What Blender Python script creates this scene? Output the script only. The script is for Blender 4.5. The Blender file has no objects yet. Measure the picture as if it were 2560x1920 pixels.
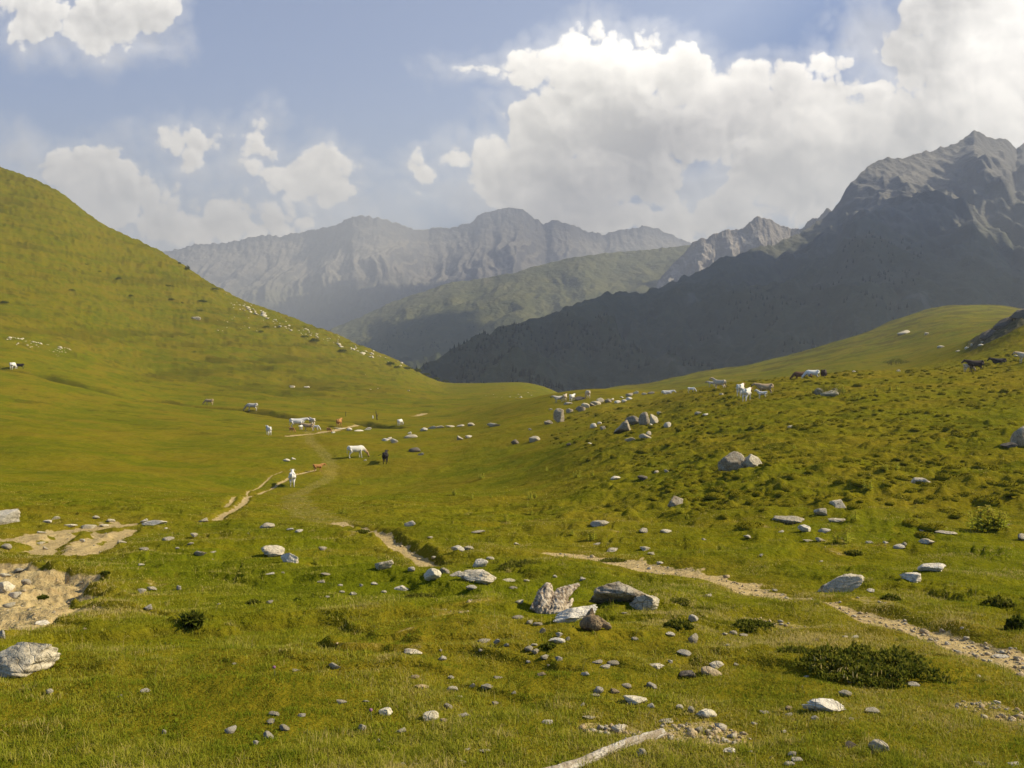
import bpy, math, random
import numpy as np
from mathutils import Vector, Matrix

SC = bpy.context.scene
COL = SC.collection
R = math.radians

# ------------------------------------------------------------------ camera, light, exposure
F = 2200.0                      # focal length in pixels of a 2560 wide frame
PITCH = math.atan(100.0 / F)
cam_d = bpy.data.cameras.new('camera')
cam_d.sensor_width = 36.0
cam_d.lens = F / 2560.0 * 36.0
cam_d.clip_start = 0.05
cam_d.clip_end = 60000.0
cam = bpy.data.objects.new('camera', cam_d)
COL.objects.link(cam)
cam.location = (0, 0, 0)
cam.rotation_euler = (math.pi / 2 - PITCH, 0, 0)
SC.camera = cam

SUN_AZ, SUN_EL = R(85), R(36)    # azimuth from +Y towards +X
SUN_DIR = Vector((math.sin(SUN_AZ) * math.cos(SUN_EL), math.cos(SUN_AZ) * math.cos(SUN_EL), math.sin(SUN_EL)))
sun_d = bpy.data.lights.new('sun', 'SUN')
sun_d.energy = 4.8
sun_d.angle = R(0.53)
sun_d.color = (1.0, 0.89, 0.68)
sun = bpy.data.objects.new('sun', sun_d)
COL.objects.link(sun)
sun.rotation_euler = SUN_DIR.to_track_quat('Z', 'Y').to_euler()

SC.view_settings.view_transform = 'Standard'
SC.view_settings.look = 'None'
SC.view_settings.gamma = 1.0
SC.view_settings.exposure = 0.96
SC.view_settings.use_curve_mapping = False
SC.cycles.use_denoising = True
SC.cycles.max_bounces = 5
SC.cycles.diffuse_bounces = 2
SC.cycles.glossy_bounces = 1
SC.cycles.transmission_bounces = 2
SC.cycles.transparent_max_bounces = 6
SC.cycles.volume_bounces = 0
SC.cycles.caustics_reflective = False
SC.cycles.caustics_refractive = False


def unproj(px, py):
    """pixel of the 2560x1920 photograph -> (x/y, z/y) of the world ray"""
    px = np.asarray(px, float); py = np.asarray(py, float)
    a = (px - 1280.0) / F
    b = -(py - 960.0) / F
    dy = math.cos(PITCH) + b * math.sin(PITCH)
    dz = -math.sin(PITCH) + b * math.cos(PITCH)
    return a / dy, dz / dy


# ------------------------------------------------------------------ node helpers
class NT:
    def __init__(self, tree):
        self.t = tree; self.n = tree.nodes; self.l = tree.links

    def put(self, sock, v):
        if isinstance(v, bpy.types.NodeSocket):
            self.l.new(v, sock)
        elif v is not None:
            try:
                sock.default_value = v
            except Exception:
                sock.default_value = tuple(v) + (1.0,) if len(v) == 3 else v

    def math(self, op, a, b=None, c=None, clamp=False):
        n = self.n.new('ShaderNodeMath'); n.operation = op; n.use_clamp = clamp
        for i, v in enumerate((a, b, c)):
            if v is not None: self.put(n.inputs[i], v)
        return n.outputs[0]

    def vec(self, op, a, b=None, s=None):
        n = self.n.new('ShaderNodeVectorMath'); n.operation = op
        self.put(n.inputs[0], a)
        if b is not None: self.put(n.inputs[1], b)
        if s is not None: self.put(n.inputs['Scale'], s)
        return n.outputs['Value'] if op in ('LENGTH', 'DOT_PRODUCT', 'DISTANCE') else n.outputs[0]

    def comb(self, x, y, z=0.0):
        n = self.n.new('ShaderNodeCombineXYZ')
        for i, v in enumerate((x, y, z)): self.put(n.inputs[i], v)
        return n.outputs[0]

    def sep(self, v):
        n = self.n.new('ShaderNodeSeparateXYZ'); self.put(n.inputs[0], v)
        return n.outputs

    def noise(self, vec, scale, detail=4.0, rough=0.55, lac=2.0, dist=0.0, dim='3D', out=0):
        n = self.n.new('ShaderNodeTexNoise'); n.noise_dimensions = dim
        self.put(n.inputs['Vector'], vec)
        n.inputs['Scale'].default_value = scale
        n.inputs['Detail'].default_value = detail
        n.inputs['Roughness'].default_value = rough
        n.inputs['Lacunarity'].default_value = lac
        n.inputs['Distortion'].default_value = dist
        return n.outputs[out]

    def voro(self, vec, scale, feature='F1', out='Distance', rand=1.0):
        n = self.n.new('ShaderNodeTexVoronoi'); n.feature = feature
        self.put(n.inputs['Vector'], vec)
        n.inputs['Scale'].default_value = scale
        n.inputs['Randomness'].default_value = rand
        return n.outputs[out]

    def smooth(self, v, a, b, lo=0.0, hi=1.0):
        n = self.n.new('ShaderNodeMapRange'); n.interpolation_type = 'SMOOTHSTEP'
        self.put(n.inputs[0], v)
        for i, x in enumerate((a, b, lo, hi)): self.put(n.inputs[i + 1], x)
        return n.outputs[0]

    def lin(self, v, a, b, lo=0.0, hi=1.0):
        n = self.n.new('ShaderNodeMapRange'); n.clamp = True
        self.put(n.inputs[0], v)
        for i, x in enumerate((a, b, lo, hi)): self.put(n.inputs[i + 1], x)
        return n.outputs[0]

    def mix(self, f, a, b, mode='MIX'):
        n = self.n.new('ShaderNodeMix'); n.data_type = 'RGBA'; n.blend_type = mode
        self.put(n.inputs[0], f)
        for i, v in ((6, a), (7, b)):
            if isinstance(v, (tuple, list)) and len(v) == 3: v = tuple(v) + (1.0,)
            self.put(n.inputs[i], v)
        return n.outputs[2]

    def attr(self, name, out='Fac'):
        n = self.n.new('ShaderNodeAttribute'); n.attribute_name = name
        return n.outputs[out]

    def bump(self, h, strength=0.5, dist=0.1):
        n = self.n.new('ShaderNodeBump')
        self.put(n.inputs['Height'], h)
        n.inputs['Strength'].default_value = strength
        n.inputs['Distance'].default_value = dist
        return n.outputs[0]

    def geo(self, out='Position'):
        if not hasattr(self, '_g'): self._g = self.n.new('ShaderNodeNewGeometry')
        return self._g.outputs[out]

    def oco(self):
        if not hasattr(self, '_t'): self._t = self.n.new('ShaderNodeTexCoord')
        return self._t.outputs['Object']

    def rnd(self):
        if not hasattr(self, '_oi'): self._oi = self.n.new('ShaderNodeObjectInfo')
        return self._oi.outputs['Random']


def material(name, rough=0.9, spec=0.15):
    m = bpy.data.materials.new(name); m.use_nodes = True
    nt = NT(m.node_tree)
    b = m.node_tree.nodes['Principled BSDF']
    b.inputs['Roughness'].default_value = rough
    b.inputs['Specular IOR Level'].default_value = spec
    return m, nt, b


# ------------------------------------------------------------------ world: sky with cumulus
W = bpy.data.worlds.new('World'); SC.world = W; W.use_nodes = True
wn = NT(W.node_tree)
for n in list(wn.n): wn.n.remove(n)
sky = wn.n.new('ShaderNodeTexSky'); sky.sky_type = 'NISHITA'
sky.sun_disc = False
sky.sun_elevation = SUN_EL; sky.sun_rotation = SUN_AZ
sky.altitude = 1900; sky.air_density = 1.0; sky.dust_density = 1.0; sky.ozone_density = 1.5
bg = wn.n.new('ShaderNodeBackground'); bg.inputs[1].default_value = SKY_STR = 0.072
wtc = wn.n.new('ShaderNodeTexCoord')
gx, gy, gz = wn.sep(wtc.outputs['Generated'])
gyc = wn.math('MAXIMUM', gy, 0.05)
tt = wn.math('DIVIDE', gx, gyc); ee = wn.math('DIVIDE', gz, gyc)
front = wn.smooth(gy, 0.05, 0.3)
P0 = wn.comb(tt, ee, 0.0)
nwarp = wn.noise(P0, 9.0, 3.0, 0.5, out=1)
P1 = wn.vec('ADD', P0, wn.vec('SCALE', wn.vec('SUBTRACT', nwarp, (0.5, 0.5, 0.5)), s=0.055))
nw2 = wn.noise(P0, 34.0, 3.0, 0.55, out=1)
P1 = wn.vec('ADD', P1, wn.vec('SCALE', wn.vec('SUBTRACT', nw2, (0.5, 0.5, 0.5)), s=0.016))
P1s = wn.sep(P1); P1 = wn.comb(P1s[0], P1s[1], 0.0)


def blob_field(blobs, k=0.012):
    """smooth union of ellipses: signed distance in tangent units, negative inside"""
    acc = None
    for cx, cy, rx, ry in blobs:
        t, e = unproj(cx, cy)
        ra, rb = rx / F, ry / F
        v = wn.vec('MULTIPLY', wn.vec('SUBTRACT', P1, (float(t), float(e), 0.0)), (1 / ra, 1 / rb, 0.0))
        sd = wn.math('MULTIPLY', wn.math('SUBTRACT', wn.vec('LENGTH', v), 1.0), min(ra, rb) * 0.8 + max(ra, rb) * 0.2)
        acc = sd if acc is None else wn.math('SMOOTH_MIN', acc, sd, k)
    return acc


CLOUDS = [  # crisp sunlit cumulus
    (87, 20, 110, 70), (230, 42, 150, 74), (362, 34, 82, 78),
    (190, 417, 100, 60), (290, 480, 150, 87), (405, 535, 115, 60), (550, 552, 140, 58), (665, 585, 140, 45),
    (417, 341, 46, 30), (496, 341, 62, 40), (463, 378, 60, 26),
    (671, 326, 24, 32), (683, 376, 60, 48), (752, 434, 98, 66), (797, 468, 84, 55), (810, 420, 50, 44),
    (1042, 422, 30, 42), (1059, 450, 28, 22), (1205, 157, 40, 14),
    (1338, 180, 70, 66), (1480, 165, 150, 84), (1592, 130, 88, 66), (1714, 195, 120, 82), (1832, 235, 92, 78), (1885, 185, 22, 40),
    (1338, 324, 105, 100), (1540, 310, 190, 125), (1690, 305, 130, 95),
    (1220, 385, 72, 55), (1150, 400, 45, 34), (1280, 445, 125, 72), (1396, 463, 165, 95), (1600, 465, 130, 75), (1480, 545, 200, 60), (1685, 560, 120, 60),
    (1917, 415, 120, 105), (2003, 500, 120, 80), (1830, 530, 120, 60),
    (2061, 148, 72, 72), (1974, 210, 72, 66), (2061, 270, 105, 84), (2183, 255, 42, 46), (1905, 320, 100, 90),
    (2420, 40, 180, 120), (2530, 190, 190, 190), (2330, 150, 120, 90), (2310, 320, 200, 110), (2500, 350, 180, 110), (2150, 420, 150, 110),
    (1820, 330, 90, 70), (1975, 300, 90, 70), (2115, 320, 90, 60), (2350, 235, 90, 70), (1760, 260, 70, 60), (1400, 250, 80, 60), (1880, 300, 60, 60),
]
VEILS = [  # thin soft cloud
    (46, 372, 70, 40), (120, 470, 160, 80), (500, 600, 330, 55), (220, 100, 150, 45), (457, 415, 40, 22), (640, 400, 60, 40),
    (1100, 478, 30, 22), (1900, 470, 330, 110), (2400, 420, 330, 140), (2220, 120, 90, 140), (860, 575, 120, 30), (1240, 500, 160, 60), (800, 520, 100, 30),
]
BRIGHT = [(2560, 190, 220, 230), (2500, 330, 140, 90), (2065, 120, 90, 80), (1590, 110, 210, 66), (1500, 120, 190, 56), (2060, 290, 90, 60), (1830, 200, 100, 70), (2185, 235, 50, 46), (2540, 30, 90, 60)]
SHADE = [(1540, 350, 210, 90), (1420, 400, 130, 90), (2300, 150, 130, 150), (1930, 440, 130, 80), (2330, 330, 190, 90), (1480, 230, 120, 60), (230, 70, 140, 30)]
sd_c = blob_field(CLOUDS, 0.018)
sd_v = blob_field(VEILS, 0.03)
sd_b = blob_field(BRIGHT, 0.04)
sd_s = blob_field(SHADE, 0.04)


def vor2(vec, scale):
    n = wn.n.new('ShaderNodeTexVoronoi'); n.voronoi_dimensions = '2D'; n.feature = 'F1'
    wn.put(n.inputs['Vector'], vec); n.inputs['Scale'].default_value = scale
    d = n.outputs['Distance']
    return wn.math('MULTIPLY', d, d)


def billow(off):
    """heaped cauliflower relief: paraboloid bumps of several sizes, 0..1"""
    p = wn.vec('ADD', P2, off) if off else P2
    b = wn.math('MULTIPLY', vor2(p, 17.0), -0.62)
    b = wn.math('ADD', b, wn.math('MULTIPLY', vor2(p, 38.0), -0.40))
    b = wn.math('ADD', b, wn.math('MULTIPLY', vor2(p, 85.0), -0.24))
    return wn.math('ADD', b, 0.80)


nw3 = wn.noise(P0, 90.0, 2.0, 0.5, out=1)
P2 = wn.vec('ADD', P1, wn.vec('SCALE', wn.vec('SUBTRACT', nw3, (0.5, 0.5, 0.5)), s=0.007))
nA = wn.noise(P0, 17.0, 9.0, 0.60)
nF = wn.noise(P0, 120.0, 4.0, 0.65)
bil = billow(None)
bi2 = billow((0.0055, 0.0085, 0.0))
# density
sdn = wn.math('ADD', sd_c, wn.math('MULTIPLY', wn.math('SUBTRACT', nA, 0.5), 0.050))
sdn = wn.math('SUBTRACT', sdn, wn.math('MULTIPLY', wn.math('SUBTRACT', bil, 0.50), wn.smooth(sd_c, -0.06, -0.01, 0.012, 0.050)))
sdn = wn.math('ADD', sdn, wn.math('MULTIPLY', wn.math('SUBTRACT', nF, 0.5), 0.010))
dens = wn.smooth(sdn, 0.003, -0.010)
soft = wn.smooth(sdn, 0.030, -0.006, 0.0, 0.30)
sdv = wn.math('ADD', sd_v, wn.math('MULTIPLY', wn.math('SUBTRACT', nA, 0.5), 0.12))
veil = wn.smooth(sdv, 0.035, -0.03, 0.0, 0.55)
alpha = wn.math('MAXIMUM', wn.math('MAXIMUM', dens, soft), veil)
# light on the cloud
depth = wn.smooth(sdn, 0.0, -0.055)                       # 0 rim .. 1 deep
relief = wn.math('MULTIPLY', wn.math('SUBTRACT', bi2, bil), -0.85)
relief = wn.math('MINIMUM', wn.math('MAXIMUM', relief, -0.24), 0.22)
lum = wn.math('ADD', wn.math('MULTIPLY', depth, -0.30), 1.10)
lum = wn.math('ADD', lum, wn.math('MULTIPLY', relief, wn.lin(depth, 0.0, 1.0, 1.0, 0.65)))
lum = wn.math('ADD', lum, wn.math('MULTIPLY', wn.math('SUBTRACT', nA, 0.5), 0.60))
lum = wn.math('ADD', lum, wn.smooth(sd_b, 0.05, -0.07, 0.0, 0.70))
lum = wn.math('ADD', lum, wn.smooth(sd_s, 0.05, -0.05, 0.0, -0.24))
lum = wn.math('ADD', lum, wn.lin(ee, 0.20, 0.08, 0.0, 0.10))
lum = wn.math('MINIMUM', wn.math('MAXIMUM', lum, 0.62), 2.0)
warm = wn.lin(ee, 0.0, 0.35)
cc = wn.mix(warm, (1.0, 0.88, 0.70), (1.0, 0.935, 0.83))
ccol = wn.vec('SCALE', cc, s=lum)
# pale haze towards the horizon
hz = wn.smooth(ee, 0.33, 0.02, 0.0, 0.72)
skyc = wn.mix(hz, wn.vec('MULTIPLY', sky.outputs[0], (0.57, 0.80, 1.10)), (3.0, 3.85, 4.7))
wn.put(bg.inputs[0], skyc)
bgc = wn.n.new('ShaderNodeBackground'); wn.put(bgc.inputs[0], ccol); bgc.inputs[1].default_value = 0.655
mx = wn.n.new('ShaderNodeMixShader')
wn.put(mx.inputs[0], wn.math('MULTIPLY', alpha, front))
wn.l.new(bg.outputs[0], mx.inputs[1]); wn.l.new(bgc.outputs[0], mx.inputs[2])
wo = wn.n.new('ShaderNodeOutputWorld'); wn.l.new(mx.outputs[0], wo.inputs[0])

# ------------------------------------------------------------------ noise in numpy
def _hash(ix, iy, seed):
    h = (ix.astype(np.int64) * 374761393 + iy.astype(np.int64) * 668265263 + seed * 974634777) & 0xFFFFFFFF
    h = ((h ^ (h >> 13)) * 1274126177) & 0xFFFFFFFF
    return (h ^ (h >> 16)) & 0xFFFFFFFF


def perlin(x, y, seed=0):
    x = np.asarray(x, float); y = np.asarray(y, float)
    x0 = np.floor(x); y0 = np.floor(y)
    fx = x - x0; fy = y - y0
    u = fx * fx * fx * (fx * (fx * 6 - 15) + 10); v = fy * fy * fy * (fy * (fy * 6 - 15) + 10)

    def g(ix, iy, dx, dy):
        a = _hash(ix, iy, seed).astype(float) * (2 * math.pi / 4294967296.0)
        return np.cos(a) * dx + np.sin(a) * dy
    a = g(x0, y0, fx, fy); b = g(x0 + 1, y0, fx - 1, fy)
    c = g(x0, y0 + 1, fx, fy - 1); d = g(x0 + 1, y0 + 1, fx - 1, fy - 1)
    return (a + (b - a) * u + ((c + (d - c) * u) - (a + (b - a) * u)) * v) * 1.5


def fbm(x, y, seed=0, oct=4, gain=0.5):
    s = 0.0; a = 1.0; f = 1.0
    for i in range(oct):
        s = s + a * perlin(x * f, y * f, seed + i * 17); a *= gain; f *= 2.03
    return s


def ridged(x, y, seed=0, oct=4, gain=0.5):
    s = 0.0; a = 1.0; f = 1.0; tot = 0.0
    for i in range(oct):
        s = s + a * (1 - np.abs(perlin(x * f, y * f, seed + i * 31)) * 1.6); tot += a; a *= gain; f *= 2.07
    return s / tot


def sstep(a, b, x):
    t = np.clip((x - a) / (b - a), 0, 1)
    return t * t * (3 - 2 * t)


def pchip(xk, yk, x):
    """monotone cubic through (xk, yk[...]) along axis 0, evaluated at x"""
    xk = np.asarray(xk, float); yk = np.asarray(yk, float); x = np.asarray(x, float)
    h = np.diff(xk); sh = (-1,) + (1,) * (yk.ndim - 1)
    dl = np.diff(yk, axis=0) / h.reshape(sh)
    m = np.zeros_like(yk)
    h0 = h[:-1].reshape(sh); h1 = h[1:].reshape(sh)
    w1 = 2 * h1 + h0; w2 = h1 + 2 * h0
    ok = dl[:-1] * dl[1:] > 0
    with np.errstate(divide='ignore', invalid='ignore'):
        mm = (w1 + w2) / (w1 / dl[:-1] + w2 / dl[1:])
    m[1:-1] = np.where(ok, mm, 0.0)
    m[0] = dl[0]; m[-1] = dl[-1]
    i = np.clip(np.searchsorted(xk, x) - 1, 0, len(xk) - 2)
    s = ((x - xk[i]) / h[i]).reshape(sh); hh = h[i].reshape(sh)
    s = np.clip(s, 0, 1)
    return ((2 * s**3 - 3 * s**2 + 1) * yk[i] + (s**3 - 2 * s**2 + s) * hh * m[i]
            + (-2 * s**3 + 3 * s**2) * yk[i + 1] + (s**3 - s**2) * hh * m[i + 1])


# ------------------------------------------------------------------ mesh helpers
def grid_mesh(name, V, nr, nc, smooth=True, attrs=None):
    me = bpy.data.meshes.new(name)
    idx = np.arange(nr * nc).reshape(nr, nc)
    q = np.stack([idx[:-1, :-1], idx[:-1, 1:], idx[1:, 1:], idx[1:, :-1]], -1).reshape(-1, 4)
    return fill_mesh(me, V, q, smooth, attrs)


def fill_mesh(me, V, q, smooth=True, attrs=None):
    V = np.ascontiguousarray(V, dtype=np.float32); q = np.asarray(q, np.int32)
    n = q.shape[1]
    me.vertices.add(len(V)); me.vertices.foreach_set('co', V.ravel())
    me.loops.add(q.size); me.loops.foreach_set('vertex_index', q.ravel())
    me.polygons.add(len(q)); me.polygons.foreach_set('loop_start', np.arange(len(q), dtype=np.int32) * n)
    if smooth: me.polygons.foreach_set('use_smooth', np.ones(len(q), bool))
    me.update(calc_edges=True)
    for k, a in (attrs or {}).items():
        at = me.attributes.new(k, 'FLOAT', 'POINT'); at.data.foreach_set('value', np.ascontiguousarray(a, np.float32).ravel())
    return me


def link(name, me, mat=None, label=None, cat=None, group=None, kind=None, parent=None):
    o = bpy.data.objects.new(name, me); COL.objects.link(o)
    if mat is not None and not me.materials: me.materials.append(mat)
    if label: o['label'] = label
    if cat: o['category'] = cat
    if group: o['group'] = group
    if kind: o['kind'] = kind
    if parent: o.parent = parent
    return o


# ------------------------------------------------------------------ near terrain: one sheet of meadow, hill and crest
DN = np.array([0.4, 3, 4.7, 7, 9.5, 15, 28, 45, 77, 110, 165, 230, 300, 380, 450, 560, 800, 1300.0])
NEAR = [9999, 2341, 1917, 1671, 1538, 1403]
TAB = {
    -900: NEAR + [1294, 1215, 1100, 980, 760, 520, 330, 150, 40, 60, 240, 700],
    0: NEAR + [1294, 1228, 1140, 1050, 925, 800, 665, 515, 419, 436, 560, 850],
    140: NEAR + [1294, 1234, 1152, 1068, 955, 845, 722, 570, 474, 495, 620, 870],
    280: NEAR + [1294, 1240, 1170, 1085, 985, 900, 790, 655, 571, 595, 700, 890],
    400: NEAR + [1294, 1243, 1185, 1095, 1010, 940, 840, 712, 625, 655, 760, 900],
    580: NEAR + [1294, 1245, 1203, 1098, 1030, 960, 880, 785, 737, 770, 840, 930],
    750: NEAR + [1294, 1246, 1212, 1102, 1042, 980, 915, 840, 803, 840, 900, 960],
    985: NEAR + [1294, 1246, 1206, 1102, 1050, 1000, 955, 920, 897, 930, 1000, 1060],
    1123: NEAR + [1294, 1246, 1190, 1096, 1046, 1008, 982, 966, 958, 985, 1060, 1120],
    1190: NEAR + [1295, 1246, 1178, 1086, 1035, 1003, 980, 962, 958, 985, 1060, 1120],
    1300: NEAR + [1296, 1240, 1156, 1064, 1010, 994, 976, 958, 962, 990, 1060, 1120],
    1370: NEAR + [1293, 1226, 1134, 1050, 994, 1000, 984, 969, 978, 1000, 1060, 1120],
    1420: NEAR + [1290, 1211, 1116, 1042, 986, 1003, 996, 992, 996, 1010, 1060, 1120],
    1500: NEAR + [1285, 1192, 1092, 1028, 977, 992, 984, 977, 974, 985, 1020, 1080],
    1630: NEAR + [1272, 1162, 1060, 1010, 979, 986, 973, 963, 957, 968, 1000, 1060],
    1750: NEAR + [1250, 1135, 1030, 980, 973, 972, 957, 942, 933, 945, 980, 1040],
    1850: NEAR + [1230, 1120, 1010, 960, 966, 960, 944, 926, 916, 930, 960, 1020],
    2000: NEAR + [1216, 1104, 986, 947, 954, 940, 918, 898, 886, 897, 940, 1000],
    2110: NEAR + [1208, 1094, 976, 938, 941, 921, 893, 868, 852, 858, 900, 990],
    2235: NEAR + [1201, 1085, 968, 931, 928, 902, 868, 834, 810, 803, 850, 980],
    2390: NEAR + [1196, 1076, 956, 917, 880, 858, 826, 796, 778, 767, 810, 970],
    2480: NEAR + [1193, 1072, 950, 900, 826, 836, 816, 792, 774, 768, 805, 960],
    2560: NEAR + [1190, 1068, 944, 884, 774, 796, 804, 792, 782, 777, 805, 950],
    3400: NEAR + [1175, 1040, 905, 800, 640, 640, 660, 680, 690, 700, 740, 900],
}
PXK = np.array(sorted(TAB), float)
YT = np.array([TAB[int(p)] for p in PXK], float)
YT[:, 0] = 1168 + 3520 / 0.4
TK = unproj(PXK, np.full(len(PXK), 1000.0))[0]
ET = unproj(np.full_like(YT, 1280.0), YT)[1]
ET[:, 0] = -1.6 / 0.4 - 0.14
ET[:, 1] = -1.6 / 3 - 0.14
NT_, ND_ = 1401, 1800
TG = np.linspace(-1.05, 1.05, NT_)
UG = np.linspace(math.log(0.4), math.log(1300.0), ND_)
Et = pchip(TK, ET * DN[None, :], np.clip(TG, TK[0], TK[-1]))   # heights, per column at the node distances
EG = pchip(np.log(DN), Et.T, UG).T                              # (NT_, ND_) heights
for _ in range(60):                                             # soften the joints between columns
    EG[1:-1] = 0.25 * EG[:-2] + 0.5 * EG[1:-1] + 0.25 * EG[2:]


def base_z(t, d):
    ft = np.clip((np.asarray(t) - TG[0]) / (TG[1] - TG[0]), 0, NT_ - 1.001)
    fu = np.clip((np.log(np.maximum(d, 0.4)) - UG[0]) / (UG[1] - UG[0]), 0, ND_ - 1.001)
    i = ft.astype(int); j = fu.astype(int); a = ft - i; b = fu - j
    return ((1 - a) * ((1 - b) * EG[i, j] + b * EG[i, j + 1]) + a * ((1 - b) * EG[i + 1, j] + b * EG[i + 1, j + 1]))


def ray_profile(t, zfun):
    d = np.exp(np.linspace(math.log(1.2), math.log(1250.0), 2600))
    return d, zfun(np.full_like(d, t), d) / d


def hit(px, py, zfun, dmin=1.2):
    """ground point seen at a pixel: (X, Y, Z)"""
    t, e = unproj(px, py)
    d, el = ray_profile(float(t), zfun)
    k = np.nonzero((el >= e) & (d > dmin))[0]
    if len(k) == 0: k = [int(np.argmax(el))]
    i = int(k[0])
    dd = d[i]
    if i > 0 and el[i] > e > el[i - 1]:
        dd = d[i - 1] + (d[i] - d[i - 1]) * (e - el[i - 1]) / (el[i] - el[i - 1])
    z = float(zfun(np.array([float(t)]), np.array([dd]))[0])
    return float(t) * dd, dd, z


def world_poly(pts):
    return np.array([hit(x, y, base_z)[:2] for x, y in pts])


def dist_poly(X, Y, P):
    """distance to a polyline and position along it (0..1)"""
    best = np.full(X.shape, 1e9); pos = np.zeros(X.shape)
    n = len(P) - 1
    for i in range(n):
        a, b = P[i], P[i + 1]; ab = b - a; L2 = max(float(ab @ ab), 1e-9)
        s = np.clip(((X - a[0]) * ab[0] + (Y - a[1]) * ab[1]) / L2, 0, 1)
        dd = np.hypot(X - a[0] - s * ab[0], Y - a[1] - s * ab[1])
        w = dd < best
        best = np.where(w, dd, best); pos = np.where(w, (i + s) / n, pos)
    return best, pos
# ------------------------------------------------------------------ trails, bare soil and the brook, as lines on the ground
TRAILS = [  # (pixels, half width in metres, depth, dirt strength)
    ([(2690, 1700), (2560, 1655), (2450, 1622), (2330, 1582)], 0.36, 0.04, 1.0),
    ([(2420, 1612), (2330, 1580), (2180, 1540), (2050, 1508), (1940, 1488), (1870, 1470)], 0.25, 0.06, 1.0),
    ([(1910, 1482), (1850, 1462), (1780, 1446), (1690, 1430), (1600, 1414), (1520, 1400), (1395, 1385)], 0.40, 0.03, 1.0),
    ([(1085, 1408), (1030, 1380), (975, 1345), (935, 1325), (880, 1315), (845, 1302)], 0.25, 0.13, 1.0),
    ([(845, 1302), (790, 1290), (745, 1265), (740, 1240), (790, 1218), (825, 1195), (828, 1165), (805, 1135), (775, 1105), (770, 1075)], 1.1, 0.05, 0.42),
    ([(538, 1300), (590, 1270), (650, 1235), (700, 1212), (745, 1195), (790, 1180)], 0.19, 0.07, 0.95),
    ([(560, 1268), (620, 1230), (680, 1200), (705, 1190)], 0.15, 0.05, 0.6),
    ([(720, 1090), (800, 1078), (860, 1066), (915, 1052)], 0.7, 0.06, 0.85),
    ([(1040, 1036), (1062, 1030)], 1.0, 0.05, 0.9),
    ([(300, 1306), (240, 1316), (150, 1325), (80, 1335), (20, 1352)], 0.75, 0.1, 1.0),
    ([(290, 1330), (215, 1350), (205, 1380), (230, 1392)], 0.42, 0.1, 1.0),
    ([(330, 1318), (290, 1345), (250, 1372)], 0.22, 0.07, 0.9),
    ([(230, 1328), (170, 1335), (120, 1355), (85, 1385)], 0.35, 0.1, 1.0),
    ([(1490, 1818), (1560, 1822)], 0.14, 0.02, 0.52),
    ([(1690, 1822), (1760, 1818), (1810, 1838)], 0.2, 0.02, 0.54),
    ([(2560, 1790), (2450, 1765)], 0.3, 0.02, 0.5),
    ([(1880, 1552), (1960, 1560)], 0.22, 0.03, 0.46),
]
BROOK = [(-60, 905), (40, 924), (120, 940), (200, 965), (300, 985), (420, 1003), (520, 1016), (620, 1028), (720, 1045), (800, 1050), (900, 1052), (985, 1064)]
SPUR = [(120, 880), (240, 905), (380, 935), (560, 962), (690, 985)]
TR_W = [(world_poly(p), w, dp, s) for p, w, dp, s in TRAILS]
BROOK_W = world_poly(BROOK)
SPUR_W = world_poly(SPUR)
SCAR_W = world_poly([(-140, 1580), (-80, 1540), (0, 1500), (40, 1460)])       # eroded bank at the left edge
SCAR2_W = world_poly([(-60, 1420), (10, 1440), (60, 1470), (110, 1490)])


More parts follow.
